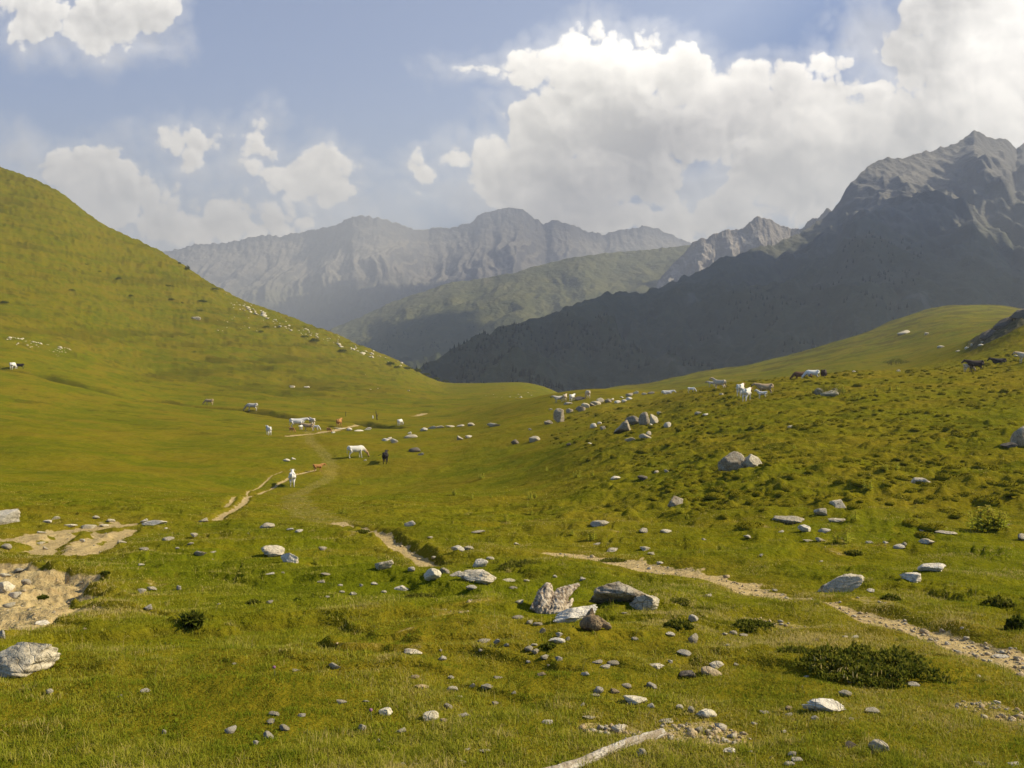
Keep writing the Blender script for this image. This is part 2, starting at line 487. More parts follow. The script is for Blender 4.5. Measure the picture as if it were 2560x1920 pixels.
def surface(t, d):
    """height, dirt, dry, dark masks of the meadow"""
    t = np.asarray(t, float); d = np.asarray(d, float)
    X = t * d; Y = d
    px = 1280 + t * F
    z = base_z(t, d); z00 = z
    near = 1 - sstep(60, 200, d)
    # rolling lumps
    z = z + 0.55 * fbm(X / 38, Y / 38, 3, 3) * sstep(25, 90, d) * (1 - 0.5 * sstep(300, 450, d))
    z = z + 0.20 * fbm(X / 9, Y / 9, 5, 3) * sstep(6, 30, d) * near
    lump = sstep(-0.1, 0.5, fbm(X / 3.0, Y / 3.0, 9, 3))
    z = z + 0.07 * lump * sstep(3, 8, d) * near + 0.035 * fbm(X / 0.8, Y / 0.8, 15, 3) * (1 - sstep(15, 50, d))
    # small turf steps with a dark lip
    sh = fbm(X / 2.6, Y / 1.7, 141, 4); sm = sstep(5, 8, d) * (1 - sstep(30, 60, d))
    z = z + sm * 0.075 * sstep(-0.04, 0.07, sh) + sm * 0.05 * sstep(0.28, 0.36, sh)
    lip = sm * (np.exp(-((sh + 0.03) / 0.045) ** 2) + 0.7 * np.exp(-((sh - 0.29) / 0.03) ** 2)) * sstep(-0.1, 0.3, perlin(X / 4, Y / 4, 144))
    # cow terraces on the hill side
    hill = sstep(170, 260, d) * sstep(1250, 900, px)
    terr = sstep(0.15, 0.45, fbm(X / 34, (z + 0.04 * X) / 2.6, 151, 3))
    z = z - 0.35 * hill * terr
    z = z + hill * (1.2 * fbm(X / 26, (Y + z * 2.0) / 9.0, 21, 4) + 0.35 * fbm(X / 7, (Y + z) / 3.0, 23, 3))
    # hummocky right slope
    rh = sstep(1330, 1560, px + 60 * perlin(X / 9, Y / 9, 8)) * sstep(17, 26, d) * (1 - sstep(120, 160, d))
    hum = np.clip(perlin(X / 0.62, Y / 0.72, 33) + 0.35 * perlin(X / 0.3, Y / 0.3, 34) - 0.12, 0, 1)
    z = z + rh * (0.19 * hum + 0.14 * fbm(X / 2.4, Y / 2.4, 41, 2))
    # rough outcrop crest on the far right
    oc = sstep(2360, 2470, px) * sstep(120, 150, d) * (1 - sstep(180, 215, d))
    z = z + oc * 2.2 * (ridged(X / 9, Y / 9, 55, 4) - 0.6)
    far = sstep(240, 330, d) * sstep(1350, 1700, px)
    z = z + far * (1.4 * fbm(X / 45, Y / 45, 61, 4))
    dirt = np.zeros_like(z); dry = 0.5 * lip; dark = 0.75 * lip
    wob = 1 + 0.38 * fbm(X / 1.6, Y / 1.6, 71, 3)
    wob2 = 1 + 0.9 * fbm(X / 0.35, Y / 0.35, 72, 3)
    for P, w, dp, s in TR_W:
        lo = P.min(0) - 8 * w - 1; hi = P.max(0) + 8 * w + 1
        m = (X > lo[0]) & (X < hi[0]) & (Y > lo[1]) & (Y < hi[1])
        if not m.any(): continue
        dd, pos = dist_poly(X[m], Y[m], P)
        ww = w * wob[m]
        z[m] += (z00[m] - z[m]) * 0.85 * np.exp(-(dd / ww / 2.4) ** 2) * (1 - sstep(25, 60, d[m]))
        core = 1 - sstep(0.55, 1.05, dd / ww * (0.6 + 0.4 * wob2[m]))
        z[m] -= dp * (1 - sstep(0.7, 1.5, dd / ww))
        z[m] += dp * 0.6 * np.exp(-((dd / ww - 1.7) / 0.5) ** 2) * sstep(0, 0.6, fbm(X[m] / 0.9, Y[m] / 0.9, 75, 2))
        dirt[m] = np.maximum(dirt[m], core * s)
        dry[m] = np.maximum(dry[m], np.exp(-(dd / ww / 2.6) ** 2) * s)
    # eroded bank
    for P, w in ((SCAR_W, 1.15), (SCAR2_W, 0.8)):
        dd, pos = dist_poly(X, Y, P)
        ww = w * (1 + 0.35 * fbm(X / 1.2, Y / 1.2, 91, 4))
        a = 1 - sstep(0.8, 1.15, dd / ww)
        z = z - 0.17 * a + 0.07 * a * ridged(X / 0.5, Y / 0.5, 93, 3)
        dirt = np.maximum(dirt, a); dry = np.maximum(dry, 1 - sstep(1.0, 1.8, dd / ww))
    # brook with its bank
    m = (d > 90) & (d < 330)
    if m.any():
        dd, pos = dist_poly(X[m], Y[m], BROOK_W)
        ww = 2.2 * (1 + 0.5 * fbm(X[m] / 9, Y[m] / 9, 95, 3))
        z[m] -= 1.1 * (1 - sstep(0.3, 1.6, dd / ww))
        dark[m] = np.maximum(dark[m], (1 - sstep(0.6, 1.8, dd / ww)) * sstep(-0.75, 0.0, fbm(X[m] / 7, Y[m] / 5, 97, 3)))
        dirt[m] = np.maximum(dirt[m], 0.75 * (1 - sstep(0.3, 0.8, dd / ww)) * sstep(0.1, 0.5, fbm(X[m] / 6, Y[m] / 4, 98, 3)))
        dd, pos = dist_poly(X[m], Y[m], SPUR_W)
        z[m] -= 0.9 * (1 - sstep(0.2, 3.0, dd / 2.2))
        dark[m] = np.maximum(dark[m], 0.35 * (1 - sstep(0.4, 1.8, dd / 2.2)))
    # bare scuffs in the turf
    sc = sstep(0.62, 0.85, fbm(X / 1.7, Y / 2.2, 101, 4) + 0.25 * perlin(X / 0.3, Y / 0.3, 102)) * (1 - sstep(22, 40, d)) * sstep(5, 8, d)
    dirt = np.maximum(dirt, 0.44 * sc); dry = np.maximum(dry, sc)
    dry = np.clip(np.maximum(dry, sstep(0.1, 0.9, fbm(X / 4.5, Y / 6, 111, 4)) * 0.55), 0, 1)
    band = np.exp(-((px - 0.16 * 0 - 1500) / 900) ** 2) * sstep(70, 110, d) * (1 - sstep(150, 240, d))
    dry = np.clip(dry + 0.45 * band + 0.3 * rh, 0, 1)
    dry = np.clip(dry + 0.35 * hill * sstep(-0.2, 0.6, fbm(X / 40, Y / 25, 115, 3)), 0, 1)
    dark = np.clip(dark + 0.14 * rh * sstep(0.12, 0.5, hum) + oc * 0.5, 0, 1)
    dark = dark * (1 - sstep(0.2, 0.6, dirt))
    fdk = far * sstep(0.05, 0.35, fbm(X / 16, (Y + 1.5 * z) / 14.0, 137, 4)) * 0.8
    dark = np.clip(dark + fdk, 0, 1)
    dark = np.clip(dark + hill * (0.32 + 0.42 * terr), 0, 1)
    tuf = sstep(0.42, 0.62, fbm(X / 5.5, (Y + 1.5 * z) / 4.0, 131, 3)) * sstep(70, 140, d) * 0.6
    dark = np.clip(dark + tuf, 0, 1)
    return z, dirt, dry, dark, oc


def ground_z(t, d):
    return surface(t, d)[0]


# ------------------------------------------------------------------ ground material
def ground_material():
    m, nt, b = material('meadow_turf', 1.0, 0.0)
    pos = nt.geo('Position')
    dirt = nt.attr('dirt'); dry = nt.attr('dry'); dark = nt.attr('dark'); rock = nt.attr('rock')
    n1 = nt.noise(pos, 0.035, 4, 0.6); n2 = nt.noise(pos, 0.45, 5, 0.65); n3 = nt.noise(pos, 7.0, 4, 0.7); n4 = nt.noise(pos, 60.0, 2, 0.7)
    n5 = nt.noise(pos, 1.7, 4, 0.65)
    st = nt.noise(nt.vec('MULTIPLY', pos, (0.35, 0.7, 3.0)), 0.16, 5, 0.68); s2 = nt.noise(nt.vec('MULTIPLY', pos, (0.5, 0.8, 2.6)), 0.9, 4, 0.7)
    g = nt.mix(nt.smooth(n2, 0.35, 0.65), (0.097, 0.113, 0.0036), (0.156, 0.146, 0.0054))
    g = nt.mix(nt.smooth(n1, 0.35, 0.7, 0, 0.6), g, (0.173, 0.140, 0.0062))
    g = nt.mix(nt.smooth(st, 0.46, 0.62, 0, 0.75), g, (0.186, 0.134, 0.0090))
    g = nt.mix(nt.smooth(st, 0.50, 0.36, 0, 0.6), g, (0.085, 0.108, 0.0036))
    g = nt.mix(nt.math('MULTIPLY', dry, nt.smooth(n5, 0.25, 0.7, 0.3, 0.95)), g, (0.216, 0.152, 0.0134))
    g = nt.mix(nt.smooth(s2, 0.56, 0.72, 0, 0.55), g, (0.073, 0.075, 0.0045))
    g = nt.mix(nt.math('MULTIPLY', nt.smooth(n3, 0.55, 0.8), 0.6), g, (0.056, 0.071, 0.0036))
    g = nt.mix(nt.math('MULTIPLY', nt.smooth(n5, 0.62, 0.78), 0.35), g, (0.092, 0.069, 0.0081))
    g = nt.mix(nt.smooth(n4, 0.35, 0.75, 0, 0.35), g, (0.190, 0.165, 0.0126))
    n6 = nt.noise(nt.vec('MULTIPLY', pos, (0.55, 0.9, 2.2)), 2.3, 6, 0.8)
    g = nt.mix(nt.smooth(n6, 0.55, 0.70, 0, 0.6), g, (0.059, 0.069, 0.0040))
    g = nt.mix(nt.smooth(n6, 0.46, 0.32, 0, 0.5), g, (0.212, 0.192, 0.0126))
    n7 = nt.noise(nt.vec('MULTIPLY', pos, (0.5, 0.75, 2.8)), 0.55, 7, 0.82)
    g = nt.mix(nt.smooth(n7, 0.54, 0.66, 0, 0.55), g, (0.060, 0.074, 0.0048))
    g = nt.mix(nt.smooth(n7, 0.46, 0.34, 0, 0.45), g, (0.208, 0.181, 0.0112))
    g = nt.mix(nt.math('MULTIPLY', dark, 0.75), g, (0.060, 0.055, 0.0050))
    soil = nt.mix(nt.smooth(n3, 0.3, 0.7), (0.36, 0.25, 0.10), (0.51, 0.385, 0.17))
    soil = nt.mix(nt.smooth(n4, 0.5, 0.75, 0, 0.4), soil, (0.50, 0.43, 0.31))
    soil = nt.mix(nt.smooth(n5, 0.55, 0.8, 0, 0.6), soil, (0.26, 0.17, 0.08))
    dm = nt.smooth(nt.math('ADD', dirt, nt.math('MULTIPLY', nt.math('SUBTRACT', n3, 0.5), 0.5)), 0.38, 0.62)
    c = nt.mix(dm, g, soil)
    rk = nt.mix(nt.smooth(n5, 0.35, 0.65), (0.070, 0.064, 0.028), (0.135, 0.118, 0.065))
    rm = nt.smooth(nt.math('ADD', rock, nt.math('MULTIPLY', nt.math('SUBTRACT', n2, 0.5), 0.9)), 0.45, 0.7)
    c = nt.mix(rm, c, rk)
    nt.put(b.inputs['Base Color'], c)
    h = nt.math('ADD', nt.math('MULTIPLY', n3, 0.05), nt.math('MULTIPLY', n4, 0.012))
    h = nt.math('ADD', h, nt.math('MULTIPLY', n5, 0.14))
    h = nt.math('ADD', h, nt.math('MULTIPLY', n2, 0.25))
    nt.put(b.inputs['Normal'], nt.bump(h, 0.9, 1.0))
    return m


M_GROUND = ground_material()


def build_ground():
    tcol = np.concatenate([np.linspace(-1.0, -0.64, 50, endpoint=False), np.linspace(-0.64, 0.64, 960), np.linspace(0.64, 1.0, 51)[1:]])
    d1 = 1 / np.linspace(1 / 0.5, 1 / 3.6, 40, endpoint=False)
    d2 = 1 / np.linspace(1 / 3.6, 1 / 24.0, 300, endpoint=False)
    d3 = np.exp(np.linspace(math.log(24.0), math.log(175.0), 400, endpoint=False))
    d4 = np.exp(np.linspace(math.log(175.0), math.log(620.0), 170, endpoint=False))
    d5 = np.exp(np.linspace(math.log(620.0), math.log(1290.0), 14))
    dr = np.concatenate([d1, d2, d3, d4, d5])
    T, D = np.meshgrid(tcol, dr)
    z, dirt, dry, dark, oc = surface(T.ravel(), D.ravel())
    V = np.stack([(T * D).ravel(), D.ravel(), z], -1)
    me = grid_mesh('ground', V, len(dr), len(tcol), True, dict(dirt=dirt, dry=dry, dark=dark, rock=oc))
    # faces wind so that normals point up
    o = link('ground', me, M_GROUND, kind='structure')
    return o


GROUND = build_ground()


# ------------------------------------------------------------------ mountains
def mountain_material(name, grass, rock, scree, z_rock, z_band, grass_amt=1.0, stretch=(1, 1, 1), sc=1.0):
    m, nt, b = material(name, 0.95, 0.05)
    pos = nt.geo('Position'); nz = nt.sep(nt.geo('Normal'))[2]
    z = nt.sep(pos)[2]
    ps = nt.vec('MULTIPLY', pos, stretch)
    n1 = nt.noise(ps, 0.0035 * sc, 5, 0.62); n2 = nt.noise(ps, 0.018 * sc, 5, 0.65); n3 = nt.noise(ps, 0.09 * sc, 3, 0.65)
    hh = nt.math('ADD', z, nt.math('MULTIPLY', nt.math('SUBTRACT', n1, 0.5), z_band * 2.2))
    up = nt.smooth(hh, z_rock - z_band, z_rock + z_band)
    g = nt.mix(nt.smooth(n2, 0.35, 0.7), grass, tuple(min(1, c * f) for c, f in zip(grass, (1.5, 1.35, 1.3))))
    g = nt.mix(nt.smooth(n3, 0.5, 0.8, 0, 0.5), g, tuple(c * 0.5 for c in grass))
    r = nt.mix(nt.smooth(n2, 0.3, 0.7), rock, tuple(c * 0.62 for c in rock))
    sl = nt.smooth(nt.math('ADD', nz, nt.math('MULTIPLY', nt.math('SUBTRACT', n2, 0.5), 0.3)), 0.62, 0.86)
    r = nt.mix(nt.math('MULTIPLY', sl, 0.85), r, scree)
    c = nt.mix(nt.math('MULTIPLY', nt.math('SUBTRACT', 1.0, up), grass_amt), r, g)
    gul = nt.smooth(nt.noise(nt.vec('MULTIPLY', pos, (1.0, 0.25, 0.25)), 0.012 * sc, 3, 0.6), 0.62, 0.75)
    c = nt.mix(nt.math('MULTIPLY', gul, 0.55), c, scree)
    nt.put(b.inputs['Base Color'], c)
    h = nt.math('ADD', nt.math('MULTIPLY', n2, 16.0 / sc), nt.math('MULTIPLY', n3, 5.0 / sc))
    nt.put(b.inputs['Normal'], nt.bump(h, 0.75, 1.0))
    return m


def mountain(name, sky_pts, base, mat, ncol=700, nrow=200, p=0.8, amp=60.0, lx=220.0, ly=700.0, crag=4.0, seed=0, back=900.0, label=None, rough=10.0, shear=0.0):
    """solid ridge: skyline points (px, py, distance), foot points (px, py, distance), and a far side"""
    S = np.array(sky_pts, float); B = np.array(base, float)
    px = np.linspace(S[0, 0], S[-1, 0], ncol)
    sy = np.interp(px, S[:, 0], S[:, 1]); sdist = pchip(S[:, 0], S[:, 2], px)
    by = np.interp(px, B[:, 0], B[:, 1]); bdist = np.interp(px, B[:, 0], B[:, 2])
    t = unproj(px, np.full(ncol, 800.0))[0]
    zr = unproj(px, sy)[1] * sdist; zb = unproj(px, by)[1] * bdist
    s = np.linspace(0, 1, nrow) ** 1.25
    sbk = np.linspace(1, 0, 24, endpoint=False)[:-1]
    rows = []
    for u in sbk:                                    # far side
        d = sdist + back * u
        rows.append((t, d, zr - (zr - zb) * (u ** 0.9) * 0.9 , np.full(ncol, -u)))
    for v in s:
        d = sdist + (bdist - sdist) * v
        rows.append((t, d, zr + (zb - zr) * v ** p, np.full(ncol, v)))
    T = np.array([r[0] for r in rows]); D = np.array([r[1] for r in rows]); Z = np.array([r[2] for r in rows]); Sg = np.array([r[3] for r in rows])
    X = T * D; Y = D
    ramp = sstep(0.0, 0.22, np.abs(Sg)) * (1 - 0.55 * sstep(0.5, 1.0, np.abs(Sg)))
    wx = X + 0.28 * lx * fbm(X / (lx * 2), Y / (lx * 2), seed + 5, 3) + shear * Y
    rel = ridged(wx / lx, Y / ly, seed + 1, 5, 0.52) - 0.62
    Z = Z + amp * ramp * rel * 1.9
    Z = Z + amp * 0.5 * ramp * fbm(X / (lx * 1.8), Y / (lx * 1.8), seed + 9, 3)
    Z = Z + rough * (0.25 + 0.75 * ramp) * fbm(X / (lx * 0.22), Y / (lx * 0.3), seed + 13, 4)
    Z = Z + crag * (1 - sstep(0.0, 0.2, np.abs(Sg))) * fbm(X / 26.0, Y / 60.0 , seed + 21, 4)
    V = np.stack([X.ravel(), Y.ravel(), Z.ravel()], -1)
    me = grid_mesh(name, V, len(rows), ncol)
    me.flip_normals()
    o = link(name, me, mat, kind='structure')
    if label: o['label'] = label
    return o, V.reshape(len(rows), ncol, 3)


M_FAR = mountain_material('far_rock', (0.105, 0.110, 0.058), (0.145, 0.138, 0.125), (0.28, 0.245, 0.185), 300, 150, 1.0, sc=0.7)
M_MID = mountain_material('alpine_slope', (0.110, 0.114, 0.045), (0.20, 0.18, 0.15), (0.26, 0.225, 0.13), 900, 100, 1.0, sc=0.7)
M_PEAK = mountain_material('pale_scree', (0.12, 0.12, 0.05), (0.30, 0.265, 0.22), (0.42, 0.37, 0.30), 60, 120, 1.0, sc=1.0)
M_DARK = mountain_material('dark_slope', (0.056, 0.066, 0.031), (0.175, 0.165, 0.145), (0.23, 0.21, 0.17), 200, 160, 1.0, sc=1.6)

far_sky = [(-1500, 700, 5600), (-800, 660, 5600), (0, 640, 5600), (300, 645, 5600), (417, 628, 5600), (492, 610, 5600), (555, 608, 5600), (600, 601, 5600), (622, 594, 5600), (677, 586, 5600), (700, 590, 5600), (712, 589, 5600),
           (770, 578, 5600), (839, 564, 5500), (868, 547, 5450), (885, 541, 5400), (908, 538, 5400), (940, 544, 5400), (972, 550, 5450), (1000, 560, 5500), (1042, 576, 5600), (1075, 572, 5700), (1095, 568, 5700), (1128, 570, 5700), (1160, 560, 5700), (1180, 556, 5700), (1195, 540, 5700), (1212, 530, 5700), (1240, 526, 5700), (1262, 519, 5700), (1280, 519, 5700), (1309, 524, 5700),
           (1330, 541, 5700), (1360, 560, 5700), (1370, 556, 5700), (1384, 547, 5700), (1405, 556, 5700), (1425, 561, 5700), (1450, 570, 5800), (1471, 579, 5800), (1490, 581, 5800), (1511, 587, 5800), (1530, 580, 5800), (1540, 576, 5800), (1575, 572, 5800), (1610, 564, 5800), (1639, 570, 5800), (1660, 580, 5800), (1685, 590, 5800), (1731, 610, 5800), (1800, 640, 5800), (2100, 700, 5800), (3000, 700, 5800)]
FAR, FARV = mountain('mountain_range', far_sky, [(-1500, 930, 3700), (1500, 930, 3700), (3000, 930, 3900)], M_FAR, 1500, 240, 0.72, 66, 330, 2600, 9, 3, 1500, rough=11)
mid_sky = [(-400, 1000, 2600), (300, 960, 2700), (600, 905, 2800), (839, 818, 2900), (926, 781, 2950), (980, 755, 2980), (1050, 732, 3000), (1128, 706, 3050), (1200, 697, 3100), (1280, 683, 3100), (1340, 665, 3150), (1400, 650, 3200), (1442, 642, 3200), (1500, 634, 3250), (1560, 629, 3300), (1620, 624, 3300), (1685, 616, 3300), (1760, 610, 3300), (1900, 640, 3300), (2200, 700, 3300)]
MID, MIDV = mountain('grassy_ridge_terrain', mid_sky, [(-400, 1020, 2000), (700, 985, 2000), (1100, 985, 1750), (2200, 985, 1900)], M_MID, 900, 200, 0.9, 24, 320, 1300, 3, 11, 700, rough=4)
peak_sky = [(1560, 790, 2850), (1610, 742, 2850), (1660, 682, 2850), (1700, 638, 2850), (1731, 609, 2850), (1762, 594, 2850), (1795, 582, 2850), (1818, 570, 2850), (1830, 575, 2850), (1860, 563, 2850), (1880, 548, 2850), (1893, 543, 2850), (1908, 546, 2850), (1922, 546, 2850), (1935, 554, 2850), (1974, 573, 2850), (1990, 571, 2850), (2003, 567, 2850), (2040, 542, 2850), (2061, 524, 2850), (2084, 520, 2850), (2200, 480, 2900), (2500, 480, 2900)]
PEAK, PEAKV = mountain('rocky_mountain', peak_sky, [(1560, 850, 2300), (2500, 850, 2300)], M_PEAK, 600, 140, 0.8, 34, 120, 500, 8, 23, 600, rough=9)
dark_sky = [(400, 1130, 860), (800, 1030, 930), (950, 970, 980), (1036, 927, 1030), (1100, 886, 1090), (1157, 857, 1140), (1220, 832, 1190), (1280, 813, 1250), (1330, 797, 1300), (1370, 788, 1330), (1396, 776, 1350), (1440, 760, 1400), (1483, 746, 1450), (1505, 736, 1480), (1529, 731, 1510), (1565, 731, 1540), (1598, 732, 1570), (1640, 718, 1620), (1685, 701, 1660), (1743, 680, 1720), (1801, 648, 1780), (1860, 630, 1820), (1917, 613, 1870), (1960, 596, 1920), (2003, 578, 1960), (2030, 560, 1990), (2060, 538, 2020), (2090, 510, 2060), (2108, 478, 2080), (2120, 462, 2090), (2136, 440, 2100), (2160, 420, 2130), (2183, 404, 2150), (2205, 396, 2160), (2225, 396, 2170), (2252, 392, 2180), (2310, 379, 2220), (2350, 369, 2250), (2385, 356, 2270), (2404, 340, 2290), (2426, 327, 2300), (2442, 333, 2310), (2466, 344, 2330), (2485, 346, 2340), (2501, 347, 2350), (2518, 358, 2360), (2530, 373, 2370), (2545, 362, 2380), (2560, 353, 2400), (2750, 330, 2450), (3100, 400, 2500), (3900, 520, 2500)]
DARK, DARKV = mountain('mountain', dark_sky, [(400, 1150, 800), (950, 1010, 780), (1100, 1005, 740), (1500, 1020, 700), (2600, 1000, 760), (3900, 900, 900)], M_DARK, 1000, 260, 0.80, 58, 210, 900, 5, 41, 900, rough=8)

# valley floor beneath the ranges
vf = bpy.data.meshes.new('valley_ground')
vv = np.array([[-9000, 1250, -330], [9000, 1250, -330], [9000, 9000, -200], [-9000, 9000, -200]], float)
fill_mesh(vf, vv, np.array([[0, 1, 2, 3]]), False)
link('valley_ground', vf, M_MID, kind='structure')

# ------------------------------------------------------------------ unseen cloud puffs added to shade the right hand mountain and middle hollow
def shade_cloud():
    rng = np.random.default_rng(5)
    m, nt, b = material('shade_puff_white', 1.0, 0.0)
    b.inputs['Base Color'].default_value = (0.85, 0.85, 0.84, 1)
    verts, faces = [], []
    nu, nv = 18, 12
    th = np.linspace(0, 2 * math.pi, nu, endpoint=False); ph = np.linspace(0.05, math.pi - 0.05, nv)
    sph = np.stack([np.outer(np.sin(ph), np.cos(th)), np.outer(np.sin(ph), np.sin(th)), np.outer(np.cos(ph), np.ones(nu))], -1).reshape(-1, 3)
    fq = np.array([[i * nu + j, i * nu + (j + 1) % nu, (i + 1) * nu + (j + 1) % nu, (i + 1) * nu + j] for i in range(nv - 1) for j in range(nu)])
    off = 0
    tgt = []
    rows, cols = DARKV.shape[:2]
    for i in range(23, rows, 7):
        for j in range(60, cols, 14):
            tgt.append(DARKV[i, j])
    tgt = np.array(tgt)
    pxs = 1280 + tgt[:, 0] / tgt[:, 1] * F
    keep = (pxs > 1000) & (pxs < 2750)
    tgt = tgt[keep]
    sd = np.array(SUN_DIR)
    rz = rng.normal(0, 22, len(tgt))
    tgt = tgt[tgt[:, 2] + rz < 120]
    hi = []
    for V_, p0, p1, r0, r1 in ((MIDV, 760, 1000, 130, 215), (FARV, 760, 1080, 120, 240)):     # the shaded hollow between the ranges
        for i in range(r0, min(r1, V_.shape[0]), 9):
            for j in range(0, V_.shape[1], 12):
                q = V_[i, j]; px = 1280 + q[0] / q[1] * F; py = 860 - q[2] / q[1] * F
                if p0 < px < p1 and py > 725 + (1080 - px) * .12: hi.append(q)
    allp = [(q, 1500.0, 75) for q in tgt] + [(q, 3700.0, 95) for q in hi]
    for P, ztop, r0 in allp:
        k = (ztop - P[2]) / sd[2]
        C = P + sd * k
        r = r0 * (0.8 + 0.5 * rng.random())
        v = sph * np.array([r * 1.3, r * 1.3, r * 0.5]) * (1 + 0.18 * fbm(sph[:, 0:1] * 2 + off, sph[:, 1:2] * 2 + sph[:, 2:3], 7, 3)) + C + rng.normal(0, 12, 3)
        verts.append(v); faces.append(fq + off); off += len(sph)
    me = bpy.data.meshes.new('cloud')
    fill_mesh(me, np.concatenate(verts), np.concatenate(faces))
    link('unseen_shade_clouds', me, m, kind='stuff')


shade_cloud()

# ------------------------------------------------------------------ haze
def haze():
    x0, x1, y0, y1, z0, z1 = -6500, 7500, -60, 7600, -420, 1180
    v = np.array([[x, y, z] for z in (z0, z1) for y in (y0, y1) for x in (x0, x1)], float)
    q = np.array([[0, 2, 3, 1], [4, 5, 7, 6], [0, 1, 5, 4], [2, 6, 7, 3], [0, 4, 6, 2], [1, 3, 7, 5]])
    me = bpy.data.meshes.new('haze'); fill_mesh(me, v, q, False)
    m = bpy.data.materials.new('haze_air'); m.use_nodes = True
    nt = NT(m.node_tree)
    for n in list(nt.n): nt.n.remove(n)
    o = nt.n.new('ShaderNodeOutputMaterial'); pv = nt.n.new('ShaderNodeVolumePrincipled')
    pv.inputs['Color'].default_value = (0.86, 0.91, 0.97, 1)
    pv.inputs['Density'].default_value = 2.45e-4
    pv.inputs['Anisotropy'].default_value = 0.25
    nt.l.new(pv.outputs[0], o.inputs['Volume'])
    ob = link('haze', me, m, kind='stuff')
    ob.display_type = 'WIRE'


haze()
# ------------------------------------------------------------------ small mesh tools
def ico(sub):
    import bmesh
    bm = bmesh.new(); bmesh.ops.create_icosphere(bm, subdivisions=sub, radius=1.0)
    v = np.array([x.co[:] for x in bm.verts]); f = np.array([[y.index for y in x.verts] for x in bm.faces]); bm.free()
    return v, f


ICO = {k: ico(k) for k in (1, 2, 3, 4, 5)}


def n3(v, s, seed, oct=4):
    x, y, z = v[:, 0] * s, v[:, 1] * s, v[:, 2] * s
    return (fbm(x + 0.7 * z, y - 0.6 * z, seed, oct) + fbm(y + 0.6 * x + 9, z + 0.5 * x, seed + 3, oct) + fbm(z - 0.4 * y + 17, x - 0.5 * y, seed + 7, oct)) / 3


def tube(pts, rad, n=12, flat=1.0):
    """closed tapered tube through points; rad = radius or (rx, rz) per point"""
    P = np.array(pts, float); k = len(P)
    T = np.gradient(P, axis=0); T /= np.linalg.norm(T, axis=1)[:, None]
    up = np.array([0, 0, 1.0]) if abs(T[:, 2]).mean() < 0.8 else np.array([0, 1.0, 0])
    V = []
    rr = [(r, r) if np.isscalar(r) else r for r in rad]
    th = np.linspace(0, 2 * math.pi, n, endpoint=False)
    def ring(c, t, r0, r1):
        a = np.cross(up, t); a /= np.linalg.norm(a); b = np.cross(t, a)
        return c + np.outer(np.cos(th) * r0, a) + np.outer(np.sin(th) * r1, b)
    m0 = min(rr[0]); m1 = min(rr[-1])
    V.append(ring(P[0] - T[0] * m0 * 0.75, T[0], rr[0][0] * 0.45, rr[0][1] * 0.45))
    for c, t, r in zip(P, T, rr): V.append(ring(c, t, r[0], r[1]))
    V.append(ring(P[-1] + T[-1] * m1 * 0.75, T[-1], rr[-1][0] * 0.45, rr[-1][1] * 0.45))
    K = len(V); V = np.concatenate(V)
    F_ = [[i * n + j, i * n + (j + 1) % n, (i + 1) * n + (j + 1) % n, (i + 1) * n + j] for i in range(K - 1) for j in range(n)]
    V = np.vstack([V, P[0] - T[0] * m0 * 0.95, P[-1] + T[-1] * m1 * 0.95])
    F_ += [[len(V) - 2, (j + 1) % n, j, j] for j in range(n)]
    F_ += [[len(V) - 1, (K - 1) * n + j, (K - 1) * n + (j + 1) % n, (K - 1) * n + (j + 1) % n] for j in range(n)]
    return V, F_


def mesh_from(name, pieces, smooth=True):
    V = []; Fs = []; off = 0
    for v, f in pieces:
        V.append(np.asarray(v, float)); Fs += [[i + off for i in dict.fromkeys(q)] for q in (f.tolist() if hasattr(f, 'tolist') else f)]
        off += len(v)
    me = bpy.data.meshes.new(name); me.from_pydata(np.concatenate(V).tolist(), [], Fs); me.update()
    if smooth: me.polygons.foreach_set('use_smooth', np.ones(len(me.polygons), bool))
    return me


def fuse(name, pieces, voxel, smooth_it=3):
    """weld overlapping pieces into one continuous skin"""
    me = mesh_from('tmp', pieces)
    o = bpy.data.objects.new('tmp', me); COL.objects.link(o)
    r = o.modifiers.new('r', 'REMESH'); r.mode = 'VOXEL'; r.voxel_size = voxel
    s = o.modifiers.new('s', 'SMOOTH'); s.factor = 0.5; s.iterations = smooth_it
    dg = bpy.context.evaluated_depsgraph_get()
    out = bpy.data.meshes.new_from_object(o.evaluated_get(dg))
    out.name = name
    bpy.data.objects.remove(o); bpy.data.meshes.remove(me)
    out.polygons.foreach_set('use_smooth', np.ones(len(out.polygons), bool))
    return out


def coords(me):
    a = np.empty(len(me.vertices) * 3, np.float32); me.vertices.foreach_get('co', a); return a.reshape(-1, 3).astype(float)


def set_coords(me, v):
    me.vertices.foreach_set('co', np.ascontiguousarray(v, np.float32).ravel()); me.update()


REG = {'F': (0, 0, 1.0), 'R1': (0, 0, .5787), 'R3': (0, 900, .3165), 'R4': (600, 900, .3165), 'R5': (1200, 900, .3165), 'R6': (1860, 700, .3165), 'R7': (0, 1250, .4069), 'R8': (860, 1250, .4069),
       'R9': (1660, 1200, .434), 'Z2': (480, 980, .1537), 'Z3': (680, 980, .1537), 'Z4': (1360, 930, .1537), 'Z5': (1680, 880, .1537), 'Z6': (1960, 850, .1537), 'Z7': (2300, 830, .1808), 'Z8': (0, 850, .1537),
       'H1': (0, 600, .2893), 'H2': (400, 500, .2712)}


def at(reg, x, y):
    ox, oy, s = REG[reg]; return ox + x * s, oy + y * s, s


